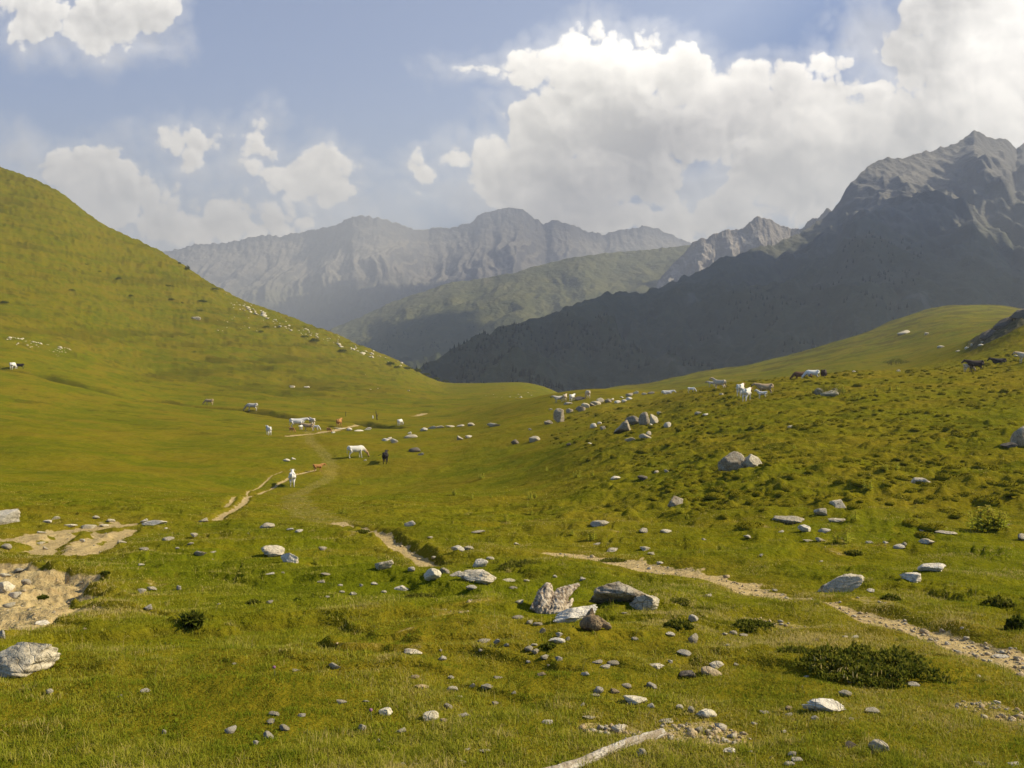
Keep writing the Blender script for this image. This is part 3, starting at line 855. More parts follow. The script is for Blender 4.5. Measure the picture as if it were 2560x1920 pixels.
# ------------------------------------------------------------------ rock materials and shapes
def rock_material(name, base, dark, light, lichen=0.5, scale=1.0):
    m, nt, b = material(name, 0.92, 0.12)
    p = nt.oco(); r = nt.rnd()
    p = nt.vec('ADD', p, nt.comb(nt.math('MULTIPLY', r, 13.0), nt.math('MULTIPLY', r, 7.0), 0.0))
    a = nt.noise(p, 5.0 * scale, 6, 0.68); c = nt.noise(p, 22.0 * scale, 5, 0.7); v = nt.voro(p, 9.0 * scale, 'DISTANCE_TO_EDGE')
    col = nt.mix(nt.smooth(a, 0.32, 0.68), base, light)
    col = nt.mix(nt.math('MULTIPLY', nt.smooth(c, 0.48, 0.68), lichen), col, dark)
    col = nt.mix(nt.math('MULTIPLY', nt.smooth(nt.noise(p, 9.0 * scale, 5, 0.72), 0.56, 0.66), lichen), col, tuple(d * 0.6 for d in dark))
    cr = nt.smooth(nt.math('ADD', v, nt.math('MULTIPLY', c, 0.06)), 0.035, 0.075, 0.6, 0.0)
    col = nt.mix(nt.math('MULTIPLY', cr, nt.smooth(a, 0.45, 0.6)), col, tuple(d * 0.7 for d in dark))
    col = nt.mix(0.0, col, col)
    hs = nt.n.new('ShaderNodeHueSaturation'); nt.put(hs.inputs['Color'], col); nt.put(hs.inputs['Value'], nt.lin(r, 0, 1, 0.82, 1.15))
    nt.put(b.inputs['Base Color'], hs.outputs[0])
    h = nt.math('ADD', nt.math('MULTIPLY', a, 0.10), nt.math('MULTIPLY', c, 0.035))
    h = nt.math('SUBTRACT', h, nt.math('MULTIPLY', cr, 0.02))
    nt.put(b.inputs['Normal'], nt.bump(h, 0.8, 0.6))
    return m


TONE = {
    'w': rock_material('limestone_white', (0.64, 0.55, 0.39), (0.31, 0.25, 0.16), (0.78, 0.70, 0.53), 0.4),
    'g': rock_material('limestone_grey', (0.49, 0.41, 0.265), (0.16, 0.12, 0.07), (0.65, 0.56, 0.385), 0.65),
    'c': rock_material('stone_cream', (0.60, 0.51, 0.32), (0.36, 0.27, 0.15), (0.72, 0.64, 0.45), 0.3),
    't': rock_material('stone_tan', (0.46, 0.33, 0.17), (0.22, 0.14, 0.07), (0.54, 0.43, 0.25), 0.4),
    'b': rock_material('boulder_brown', (0.28, 0.215, 0.13), (0.085, 0.062, 0.036), (0.49, 0.42, 0.29), 0.75),
    'd': rock_material('stone_dark', (0.16, 0.13, 0.09), (0.05, 0.04, 0.028), (0.25, 0.205, 0.145), 0.6),
}
TONE_WORD = {'w': 'white', 'g': 'grey', 'c': 'cream', 't': 'tan', 'b': 'brown', 'd': 'dark'}


def rock_shape(seed, sub, asp=(1, 1, 1), facets=11, rough=0.12, ridge=0.0, tilt=0.0):
    rng = np.random.default_rng(seed)
    v, f = ICO[sub]; v = v.copy()
    v *= (1 + 0.30 * n3(v, 0.9, seed, 2))[:, None]
    for _ in range(facets):
        n = rng.normal(size=3); n[2] *= 0.8; n /= np.linalg.norm(n)
        hgt = rng.uniform(0.42, 0.82)
        v -= np.outer(np.maximum(0, v @ n - hgt) * 0.97, n)
    v *= (1 + rough * n3(v, 2.6, seed + 40, 4))[:, None]
    if ridge:
        u = v @ np.array([0.25, 0.35, 1.0])
        v *= (1 + ridge * (1 - np.abs(perlin(u * 5.0 + 0.8 * n3(v, 1.5, seed + 3, 2), v[:, 0] * 0.6, seed + 60)) * 2))[:, None]
    v -= v.mean(0)
    mx_ = np.abs(v).max(0); v /= mx_
    v = v * np.array(asp)
    if tilt:
        c, s = math.cos(tilt), -math.sin(tilt)
        v = np.stack([v[:, 0] * c - v[:, 2] * s, v[:, 1], v[:, 0] * s + v[:, 2] * c], -1)
    return v, f


_VAR = []
for _k in range(16):
    v, f = rock_shape(500 + _k, 3, (1, 1, 1), 10, 0.10)
    me = bpy.data.meshes.new('stone'); fill_mesh(me, v, f, False); me.materials.append(TONE['w']); _VAR.append(me)

LANDMARKS = [('two-lobed weathered stump', 1390, 1500), ('small brown stump', 1485, 1560), ('weathered log', 1560, 1860), ('lichen-spotted boulder', 60, 1640), ('bare eroded bank', 60, 1500),
             ('craggy white rock', 2068, 1770), ('dark low shrub', 2190, 1690), ('brown boulder by the trail', 1548, 1480), ('large brown boulder among tussocks', 1828, 1140), ('tall upright boulder', 1398, 1040),
             ('crested rock outcrop', 1590, 1060), ('pale split rock', 690, 1385), ('wheel tracks', 600, 1260), ('narrow dirt trail', 990, 1370), ('white cow walking the track', 728, 1200), ('black cow', 962, 1145),
             ('white rock pair', 2300, 1450), ('long grey rock', 2100, 1460), ('yellow plant on the slope', 2470, 1310), ('grey blocky stone', 2194, 1870), ('dark rush tuft', 480, 1570), ('cream block stone', 1586, 1745),
             ('gravelly trail', 2380, 1600), ('cream cube stone', 1074, 1790), ('low wall-like rock band', 1110, 1070), ('white fallen slab', 1440, 1530), ('broad flat rock', 1200, 1440), ('wide grey slab', 1960, 1300)]
_pending = []


def describe(o, px, py, noun, desc, wpx):
    best = min(LANDMARKS, key=lambda L: math.hypot((L[1] - px), (L[2] - py) * 1.6) + (1e6 if math.hypot(L[1] - px, L[2] - py) < 4 else 0))
    dx, dy = px - best[1], py - best[2]
    if abs(dx) > 1.6 * abs(dy): rel = 'right of' if dx > 0 else 'left of'
    else: rel = 'in front of' if dy > 0 else 'behind'
    _pending.append((o, f'{desc} {noun}', f'{rel} the {best[0]}', math.hypot(dx, dy)))


def finish_labels():
    ordn = ['', 'second ', 'third ', 'fourth ', 'fifth ', 'sixth ', 'seventh ', 'eighth ', 'ninth ', 'tenth ', 'eleventh ', 'twelfth ']
    groups = {}
    for o, d, r, dist in _pending: groups.setdefault((d, r), []).append((dist, o))
    for (d, r), L in groups.items():
        L.sort(key=lambda x: x[0])
        for i, (_, o) in enumerate(L):
            o['label'] = f'{d} in the grass {r}' if len(L) == 1 else f'{d} {r}, {ordn[min(i, 11)]}nearest to it'


def place_rock(reg, x, yb, w, h, tone, label=None, seed=None, deep=0.75, facets=11, ridge=0.0, tilt=0.0, sink=0.36, group=None, cat=None, name=None, lift=0.0):
    px, py, s = at(reg, x, yb); wp, hp = w * s, h * s
    G = hit(px, min(py, 1915), ground_z)
    mpp = G[1] / F
    W_, H_ = wp * mpp, hp * mpp
    dep = W_ * deep
    seed = seed if seed is not None else int(px * 7 + py * 3) % 100000
    slope = max(0.02, -(py - 860) / -F)
    Hr = max(H_ - dep * slope * 0.55, H_ * 0.5)
    big = wp > 38 or label
    t = G[0] / G[1]; d = G[1] + dep * 0.32
    zc = float(ground_z(np.array([t]), np.array([d]))[0])
    z0 = min(zc, G[2])
    hz_ = Hr / 2 * (1 + sink); zz = z0 + Hr / 2 * (1 - sink) + lift
    rng = random.Random(seed)
    if big:
        v, f = rock_shape(seed, 4 if wp < 90 else 5, (W_ / 2 * 1.04, dep / 2, hz_), facets, 0.12, ridge, tilt)
        v *= 1.0
        me = bpy.data.meshes.new('rock'); fill_mesh(me, v, f, False)
        o = link(name or ('boulder' if wp > 70 else 'rock'), me, TONE[tone])
    else:
        o = link(name or 'stone', _VAR[seed % len(_VAR)])
        o.material_slots[0].link = 'OBJECT'; o.material_slots[0].material = TONE[tone]
        o.scale = (W_ / 2 * 1.08, dep / 2, hz_)
        o.rotation_euler = (rng.uniform(-.12, .12), rng.uniform(-.12, .12), rng.choice((0, math.pi)) + rng.uniform(-.35, .35))
    o.location = (t * d, d, zz)
    o['category'] = cat or ('boulder' if wp > 70 else 'rock' if big else 'stone')
    o['group'] = group or ('boulders and rocks in the meadow' if big else 'stones strewn over the meadow')
    if label:
        o['label'] = label
    else:
        sz = 'tiny' if wp < 14 else 'small' if wp < 26 else 'medium-sized' if wp < 45 else 'large'
        ar = w / max(h, 1)
        sh = 'flat' if ar > 2.3 else 'low' if ar > 1.6 else 'rounded' if ar > 1.15 else 'upright'
        describe(o, px, py, o['category'], f'{sz} {sh} {TONE_WORD[tone]}', wp)
    return o


NAMED = [  # region, x, base y, w, h, tone, label, extra
    ('R7', 130, 1085, 440, 262, 'g', 'large lichen-spotted pale boulder cut by the left picture edge', dict(seed=11, ridge=.05, deep=.8, facets=9)),
    ('R7', 30, 150, 200, 100, 'w', 'white jagged rock on the left rim above the eroded bank', dict(seed=12, ridge=.06, tilt=-.25)),
    ('R7', 955, 150, 150, 36, 'w', 'long flat white slab at the meadow edge right of the eroded patches', dict(deep=.5)),
    ('R7', 1690, 345, 165, 74, 'g', 'left half of the pale split rock, humped and dark-fronted', dict(seed=14, ridge=.08)),
    ('R7', 1790, 382, 140, 62, 'w', 'right half of the pale split rock, sloping and streaked', dict(seed=15, ridge=.1, tilt=.32, deep=.5)),
    ('R8', 245, 425, 118, 66, 'g', 'grey wedge-shaped rock left of the narrow dirt trail end', dict(ridge=.05, tilt=-.2)),
    ('R8', 545, 490, 112, 80, 'c', 'pyramid-shaped pale rock beside the end of the narrow dirt trail', dict(facets=7, seed=21)),
    ('R8', 825, 500, 250, 88, 'g', 'broad flat rock with a humped back behind the weathered stump', dict(ridge=.05, seed=22)),
    ('R8', 830, 412, 115, 58, 'w', 'white speckled rock leaning uphill on the grassy hump', dict(tilt=-.3, deep=.5)),
    ('R8', 1420, 735, 285, 122, 'w', 'white fallen slab with folded stripes between the two stumps', dict(ridge=.10, tilt=-.22, seed=24, deep=.6)),
    ('R8', 1690, 632, 405, 190, 'b', 'largest brown boulder, beside the trail, with lichen mottled top', dict(ridge=.05, seed=31, facets=8, deep=.7)),
    ('R8', 1852, 680, 245, 125, 'g', 'layered grey-brown slab lying against the trail bank', dict(ridge=.11, tilt=-.28, seed=26, deep=.55)),
    ('R8', 525, 1356, 118, 82, 'c', 'cream cube-shaped stone with one sunlit face in open turf', dict(facets=7, seed=28)),
    ('R8', 1785, 1258, 152, 78, 'c', 'cream block stone with a flat top and scratched face', dict(facets=7, seed=29)),
    ('R8', 475, 1162, 100, 36, 't', 'tan brick-shaped stone lying level in the turf', dict(facets=7, deep=.5)),
    ('R9', 67, 146, 98, 66, 'b', 'round dark brown boulder in front of the tussock field', dict(seed=33, facets=5)),
    ('R9', 715, 252, 180, 58, 'g', 'wide grey slab on the slope with a rounded top', dict(ridge=.05, tilt=.12)),
    ('R9', 815, 292, 92, 42, 'w', 'white rock at the lower end of the wide grey slab', dict(tilt=.15)),
    ('R9', 1020, 645, 285, 112, 'g', 'long grey rock rising to the right in the grass above the trail', dict(ridge=.06, tilt=-.30, deep=.45, seed=37)),
    ('R9', 1432, 590, 142, 78, 'w', 'front rock of the white rock pair, with a ragged top', dict(ridge=.07, seed=38)),
    ('R9', 1540, 527, 152, 62, 'w', 'rear rock of the white rock pair, low and wide', dict(ridge=.05, seed=39)),
    ('R9', 940, 1338, 290, 95, 'w', 'craggy white rock with three humps below the dark low shrub', dict(ridge=.12, seed=40, facets=6, deep=.45)),
    ('R9', 242, 1368, 122, 58, 'c', 'long cream stone with a shaded hollow in its left side', dict(facets=6, tilt=.12)),
    ('R9', 265, 1128, 135, 62, 't', 'tan stone with a hooked end beside the mossy lump', dict(tilt=.2, facets=6)),
    ('R9', 140, 1142, 110, 62, 'd', 'mossy dark lump of rock left of the hooked tan stone', dict(facets=5)),
    ('R9', 1235, 1572, 112, 90, 'g', 'grey blocky stone standing on end near the lower right', dict(facets=9, seed=46)),
    ('R5', 628, 492, 100, 114, 'b', 'tall upright boulder with one bright edge, below the crest', dict(facets=9, seed=47, deep=.7, tilt=.1)),
    ('R5', 545, 508, 76, 36, 'b', 'low brown boulder at the foot of the tall upright boulder', dict()),
    ('R5', 1135, 568, 178, 92, 'b', 'lowest block of the crested outcrop, a dark sloping wedge', dict(seed=49, tilt=-.35)),
    ('R5', 1215, 510, 138, 74, 'b', 'second block of the crested outcrop, with pale lichen', dict(seed=50, ridge=.05)),
    ('R5', 1297, 512, 90, 104, 'b', 'tallest block of the crested outcrop, rounded on top', dict(seed=51)),
    ('R5', 1367, 502, 84, 84, 'g', 'uppermost grey block of the crested outcrop', dict(seed=52)),
    ('R5', 1985, 872, 215, 168, 'b', 'large brown boulder among tussocks with a smooth shaded face', dict(seed=53, facets=6, deep=.8)),
    ('R6', 60, 1478, 170, 120, 'g', 'pale cracked rock leaning on the large brown boulder', dict(seed=54, ridge=.08, deep=.6)),
    ('R5', 952, 1322, 158, 76, 'g', 'grey and white rock on smooth turf, dark on its left end', dict(seed=55)),
    ('R6', 2185, 1318, 165, 172, 'b', 'big dark boulder cut by the right picture edge', dict(seed=56, facets=7, deep=.7)),
    ('R6', 2090, 1322, 120, 42, 'd', 'flat dark rock at the foot of the big edge boulder', dict(deep=.5)),
    ('R6', 1415, 1600, 200, 84, 'g', 'pointed pale rock among tussocks, shaded on the left', dict(seed=58, tilt=.25)),
    ('R6', 680, 915, 150, 52, 'g', 'middle rock of the heap overgrown with yellow plants', dict(seed=59)),
    ('R6', 590, 905, 90, 56, 'b', 'left rock of the heap overgrown with yellow plants', dict(seed=60)),
    ('R6', 720, 890, 80, 40, 'b', 'right rock of the heap overgrown with yellow plants', dict(seed=61)),
    ('R5', 790, 318, 90, 32, 'd', 'dark flat rock behind the cows on the crest', dict()),
    ('H1', 1690, 690, 90, 34, 'g', 'grey rock alone on the green hillside below the rubble', dict()),
    ('R6', 2240, 300, 280, 95, 'd', 'dark rocky knob on the skyline at the right edge', dict(seed=65, ridge=.06, deep=.5, sink=.5)),
    ('R6', 2060, 370, 190, 70, 'd', 'dark rock step below the knob on the right skyline', dict(seed=66, ridge=.06, deep=.5, tilt=-.5)),
    ('R6', 1930, 455, 170, 60, 'd', 'lowest dark rock step on the right-hand ridge', dict(seed=67, ridge=.06, deep=.5, tilt=-.5)),
]
LOOSE = {
    'R7': '890 135 50 22 w;1255 135 62 30 g;1640 175 92 42 g;1785 188 46 16 w;1838 196 52 20 w;1035 248 76 30 g;885 312 72 26 g;1230 346 78 40 g;865 403 42 16 w;745 263 60 20 g;505 256 36 20 w;250 206 72 22 c;'
          '1980 309 52 32 g;1665 456 72 16 w;2000 462 62 18 g;1975 506 78 24 g;2090 529 32 16 w;2170 583 42 22 w;2100 571 36 16 w;870 571 58 36 w;932 556 80 32 g;1100 551 38 34 w;915 673 58 36 w;255 768 96 34 w;'
          '525 796 62 14 t;1660 636 42 26 g;2055 1042 78 52 c;1815 1057 72 28 g;305 1197 52 46 c;895 1182 62 30 w;740 1212 44 22 g;2095 1252 72 32 g;1690 1327 78 36 g;1855 1332 54 28 w;1665 1377 54 42 g;'
          '1745 1417 68 42 g;1420 1432 72 58 w;1645 1467 72 56 w;1570 1507 42 42 w;1010 1442 34 42 c;1440 1011 32 14 g;40 562 112 70 c;95 602 84 50 w;30 472 84 42 c;120 442 72 28 c;15 852 52 62 w;160 520 60 40 g;60 660 70 40 c;'
          '340 121 62 30 c;590 116 44 24 c;680 136 54 22 c;540 176 92 32 c;290 141 62 22 w;420 166 104 22 c;640 166 62 22 c;40 302 62 38 g;275 305 40 26 g;250 275 60 24 c;1090 300 26 14 w;1170 275 40 18 g;1310 325 40 14 w;1295 372 34 16 c;'
          '1020 178 24 12 w;1740 450 22 12 w;1530 210 30 12 c;1190 225 44 30 g;2010 600 30 14 w;1345 642 26 10 c',
    'R8': '410 161 74 38 w;700 307 84 44 w;765 307 62 32 g;900 366 54 22 c;700 472 104 38 g;780 551 72 32 w;1035 552 58 28 g;1010 501 92 18 c;1465 496 42 28 w;1120 501 42 18 c;1295 477 30 20 w;415 436 48 30 w;350 557 104 38 w;'
          '185 521 44 20 w;55 586 44 24 w;245 571 38 18 c;105 531 28 20 w;555 361 44 20 c;1080 636 52 24 c;1065 731 78 28 g;1145 761 50 28 c;1190 772 62 28 g;1220 817 42 38 g;1320 842 48 38 w;1310 882 106 48 w;1375 862 30 26 c;'
          '860 876 88 34 c;940 881 44 32 w;1000 902 38 28 g;1170 897 44 20 c;415 952 132 46 g;595 932 28 22 w;605 987 48 34 w;845 931 48 20 c;1140 932 66 46 c;1178 952 54 46 g;1230 981 64 38 g;1320 987 48 32 w;1135 1001 34 18 w;'
          '1255 1021 22 14 w;1560 1006 78 32 g;1605 1036 74 36 w;1655 1016 84 36 g;1485 1081 54 32 w;1215 1082 58 32 t;1920 1037 104 48 g;2150 747 64 50 w;2000 837 74 32 w;1790 862 48 24 g;2145 877 74 68 g;2090 957 88 42 w;2005 1001 32 22 w;'
          '435 1096 64 28 t;655 1101 42 28 c;665 1177 78 42 c;790 1152 38 30 w;875 1164 78 42 c;940 1096 74 20 g;1045 1192 34 22 c;710 1216 34 20 w;925 1260 44 34 g;640 1282 58 42 g;135 1246 48 22 w;250 1322 98 56 c;610 1362 54 24 t;'
          '735 1337 88 40 w;1250 1377 78 40 w;1465 1267 34 26 c;115 1417 54 52 c;355 1432 74 42 c;215 1492 28 32 w;1562 1192 64 52 w;1545 1207 64 22 c;1660 1192 64 42 t;1735 1157 68 38 g;1890 1157 64 48 w;1885 1277 64 32 w;2060 1287 54 38 c;'
          '2130 1307 48 48 c;755 1541 54 22 w;865 1551 78 20 w;730 1622 48 30 w;355 1647 64 32 w;440 1642 44 28 c;1820 1582 74 68 c;1690 1432 104 82 g;1580 1412 64 42 w;1500 1347 84 28 c;1985 1372 104 32 g;2180 1432 54 48 g;1060 275 34 16 c;'
          '530 236 40 14 c;1840 205 60 40 g;1980 208 84 32 c;1650 318 96 30 g;1845 312 72 34 c;1888 335 52 22 c;1940 396 46 22 w;1560 278 62 20 c;830 205 90 20 g;1435 520 26 14 w;1720 700 40 14 g;620 450 60 40 g;1600 770 80 26 g',
    'R9': '925 302 74 30 w;990 242 104 28 g;905 202 88 48 g;1000 157 98 52 g;675 303 38 18 w;480 332 44 18 g;25 306 54 20 c;230 346 34 14 w;1355 396 68 30 w;1385 386 38 32 g;1520 370 104 38 g;2060 350 64 48 g;1500 296 64 18 w;1630 312 124 22 g;'
          '900 356 74 28 g;825 356 64 18 c;1185 366 44 20 c;1275 366 38 18 w;1190 647 50 28 w;255 673 44 22 c;350 896 44 24 c;400 892 48 30 g;460 900 54 20 g;640 642 34 18 c;1100 909 54 20 c;1045 906 34 14 c;880 926 24 14 w;365 956 28 14 c;'
          '300 1086 94 48 g;415 1072 44 24 c;1430 1187 78 30 w;1040 1247 78 46 g;870 1382 48 28 w;1200 1347 84 46 c;1080 1380 44 18 g;580 1347 64 22 w;720 1357 44 20 w;715 1327 48 32 t;690 1457 38 24 w;520 1407 38 16 c;205 1452 44 30 g;'
          '1070 1542 64 42 d;740 1592 54 36 w;770 1622 74 32 w;720 1657 64 32 w;385 1572 94 32 c;1820 1660 84 28 w;2020 1660 84 24 w;820 1136 34 16 w;1070 1170 34 18 w;1605 880 44 28 g;1720 856 28 12 w;1940 1025 100 26 w;1812 1137 28 18 w;560 437 22 14 w;'
          '590 428 22 12 w;905 471 24 10 c;500 1570 30 16 c',
    'R5': '705 416 62 36 b;795 406 78 46 b;828 377 72 42 g;882 366 62 32 b;918 356 84 36 g;947 337 62 40 g;1012 333 58 32 b;1042 321 40 22 c;1087 341 52 24 w;1137 333 44 24 w;1177 316 52 26 w;692 352 72 22 g;1232 266 48 24 c;1182 286 62 30 b;'
          '1297 276 44 20 c;1352 269 54 24 b;1417 426 44 22 g;897 536 54 42 w;942 506 38 22 w;972 551 48 36 b;1482 532 62 46 w;1302 626 98 46 g;1332 601 48 46 g;1187 641 88 34 g;427 646 94 52 g;277 666 62 42 d;702 673 38 20 d;862 666 44 16 w;397 556 34 18 w;'
          '1067 946 82 30 w;1290 946 104 38 d;1472 886 38 24 g;1392 891 42 20 g;2112 1406 62 28 w;1722 431 62 28 g;1782 436 44 16 w;1907 276 34 18 g;560 395 34 12 w;1120 300 30 12 w;1350 535 30 40 c',
    'R4': '1147 640 64 24 w;1217 656 62 38 w;1182 632 40 28 g;1347 616 104 32 g;1342 582 40 18 w;1452 562 62 30 w;1522 542 72 24 w;1582 537 72 22 g;1662 532 82 20 g;1742 527 64 18 g;1822 522 64 30 g;2002 527 112 34 g;1732 632 62 38 g;1802 617 62 28 w;'
          '1382 727 94 40 d;1432 752 54 22 w;367 802 58 24 w;420 787 38 18 w;990 796 28 14 w;862 557 44 24 w;937 562 74 12 w;1012 552 58 22 w;737 577 34 14 w;410 217 48 18 g;532 219 50 12 c;790 545 120 12 c',
    'R6': '372 1167 54 20 c;1262 427 114 32 g;1442 432 44 22 g;1552 537 54 22 c;1222 722 30 16 w;870 725 30 12 w;1690 566 44 14 w;1760 545 40 20 w;1800 520 30 20 w;1870 520 40 16 w;1885 495 34 14 g;2150 605 44 12 w',
}


def build_rocks():
    for reg, x, y, w, h, tone, lab, kw in NAMED:
        place_rock(reg, x, y, w, h, tone, lab, **kw)
    for reg, s in LOOSE.items():
        for it in s.split(';'):
            a = it.split()
            place_rock(reg, float(a[0]), float(a[1]), float(a[2]), float(a[3]), a[4])


build_rocks()


# ------------------------------------------------------------------ rubble on the hillside and gravel on bare soil (past counting)
def scatter_mesh(name, P, rad, mat, sub=1, seed=0, flat=0.6, yaw=True):
    rng = np.random.default_rng(seed)
    v0, f0 = ICO[sub]; n = len(P)
    var = []
    for k in range(10):
        vv = v0 * (1 + 0.42 * rng.normal(size=(len(v0), 1)) * 0.6)
        vv = vv * np.array([1.0, 0.8, flat]); var.append(vv)
    var = np.array(var)[rng.integers(0, 10, n)]
    a = rng.uniform(0, 6.28, n); c, s = np.cos(a)[:, None], np.sin(a)[:, None]
    x = var[:, :, 0] * c - var[:, :, 1] * s; y = var[:, :, 0] * s + var[:, :, 1] * c
    V = np.stack([x, y, var[:, :, 2]], -1) * np.asarray(rad)[:, None, None] + P[:, None, :]
    Fq = f0[None] + (np.arange(n) * len(v0))[:, None, None]
    me = bpy.data.meshes.new(name); fill_mesh(me, V.reshape(-1, 3), Fq.reshape(-1, 3), False)
    return link(name, me, mat, kind='stuff')


def build_rubble():
    rng = np.random.default_rng(8)
    pts = []; rad = []
    band = np.array([(590, 760), (640, 780), (671, 795), (725, 822), (807, 850), (861, 866), (915, 882), (964, 894), (1010, 912)])
    for i in range(190):
        u = rng.uniform(0, len(band) - 1.001); k = int(u); q = band[k] + (band[k + 1] - band[k]) * (u - k)
        q = q + rng.normal(0, 1, 2) * np.array([9, 5.0])
        h = hit(q[0], q[1], base_z, 100)
        if h[1] > 448: continue
        pts.append(h); rad.append(rng.gamma(2.0, 0.20) + 0.13)
    for x0, y0, x1, y1, n in ((15, 846, 60, 852, 22), (40, 858, 130, 868, 24), (120, 872, 175, 882, 26), (500, 690, 620, 740, 20), (540, 780, 650, 830, 26), (900, 930, 1080, 985, 16), (1200, 980, 1330, 998, 14)):
        for _ in range(n):
            h = hit(rng.uniform(x0, x1), rng.uniform(y0, y1), base_z, 100); pts.append(h); rad.append(rng.gamma(2, 0.10) + 0.08)
    P = np.array(pts); P[:, 2] = ground_z(P[:, 0] / P[:, 1], P[:, 1])
    scatter_mesh('hillside_rubble', P, np.array(rad), TONE['c'], 1, 3, 0.5)
    # gravel
    d = 1 / rng.uniform(1 / 40.0, 1 / 4.2, 150000); t = rng.uniform(-0.62, 0.62, len(d))
    z, dirt, dry, dark, oc = surface(t, d)
    px = 1280 + t * F
    keep = (dirt > 0.42) & (rng.random(len(d)) < np.where(px > 1450, 0.20, np.where(px < 600, 0.04, 0.10)))
    t, d, z = t[keep], d[keep], z[keep]
    r = np.clip(rng.gamma(1.3, 0.0065, len(t)) + 0.004, 0, 0.05) * (1 + d / 60)
    P = np.stack([t * d, d, z + r * 0.2], -1)
    n = len(P); k = rng.random(n) < 0.6
    scatter_mesh('trail_gravel', P[k], r[k], TONE['t'], 1, 4, 0.6)
    scatter_mesh('trail_pebbles', P[~k], r[~k], TONE['g'], 1, 5, 0.6)


build_rubble()
# ------------------------------------------------------------------ cattle
def ball(c, r, s=(1, 1, 1)):
    v, f = ICO[3]; return v * np.array(s) * r + np.array(c), f


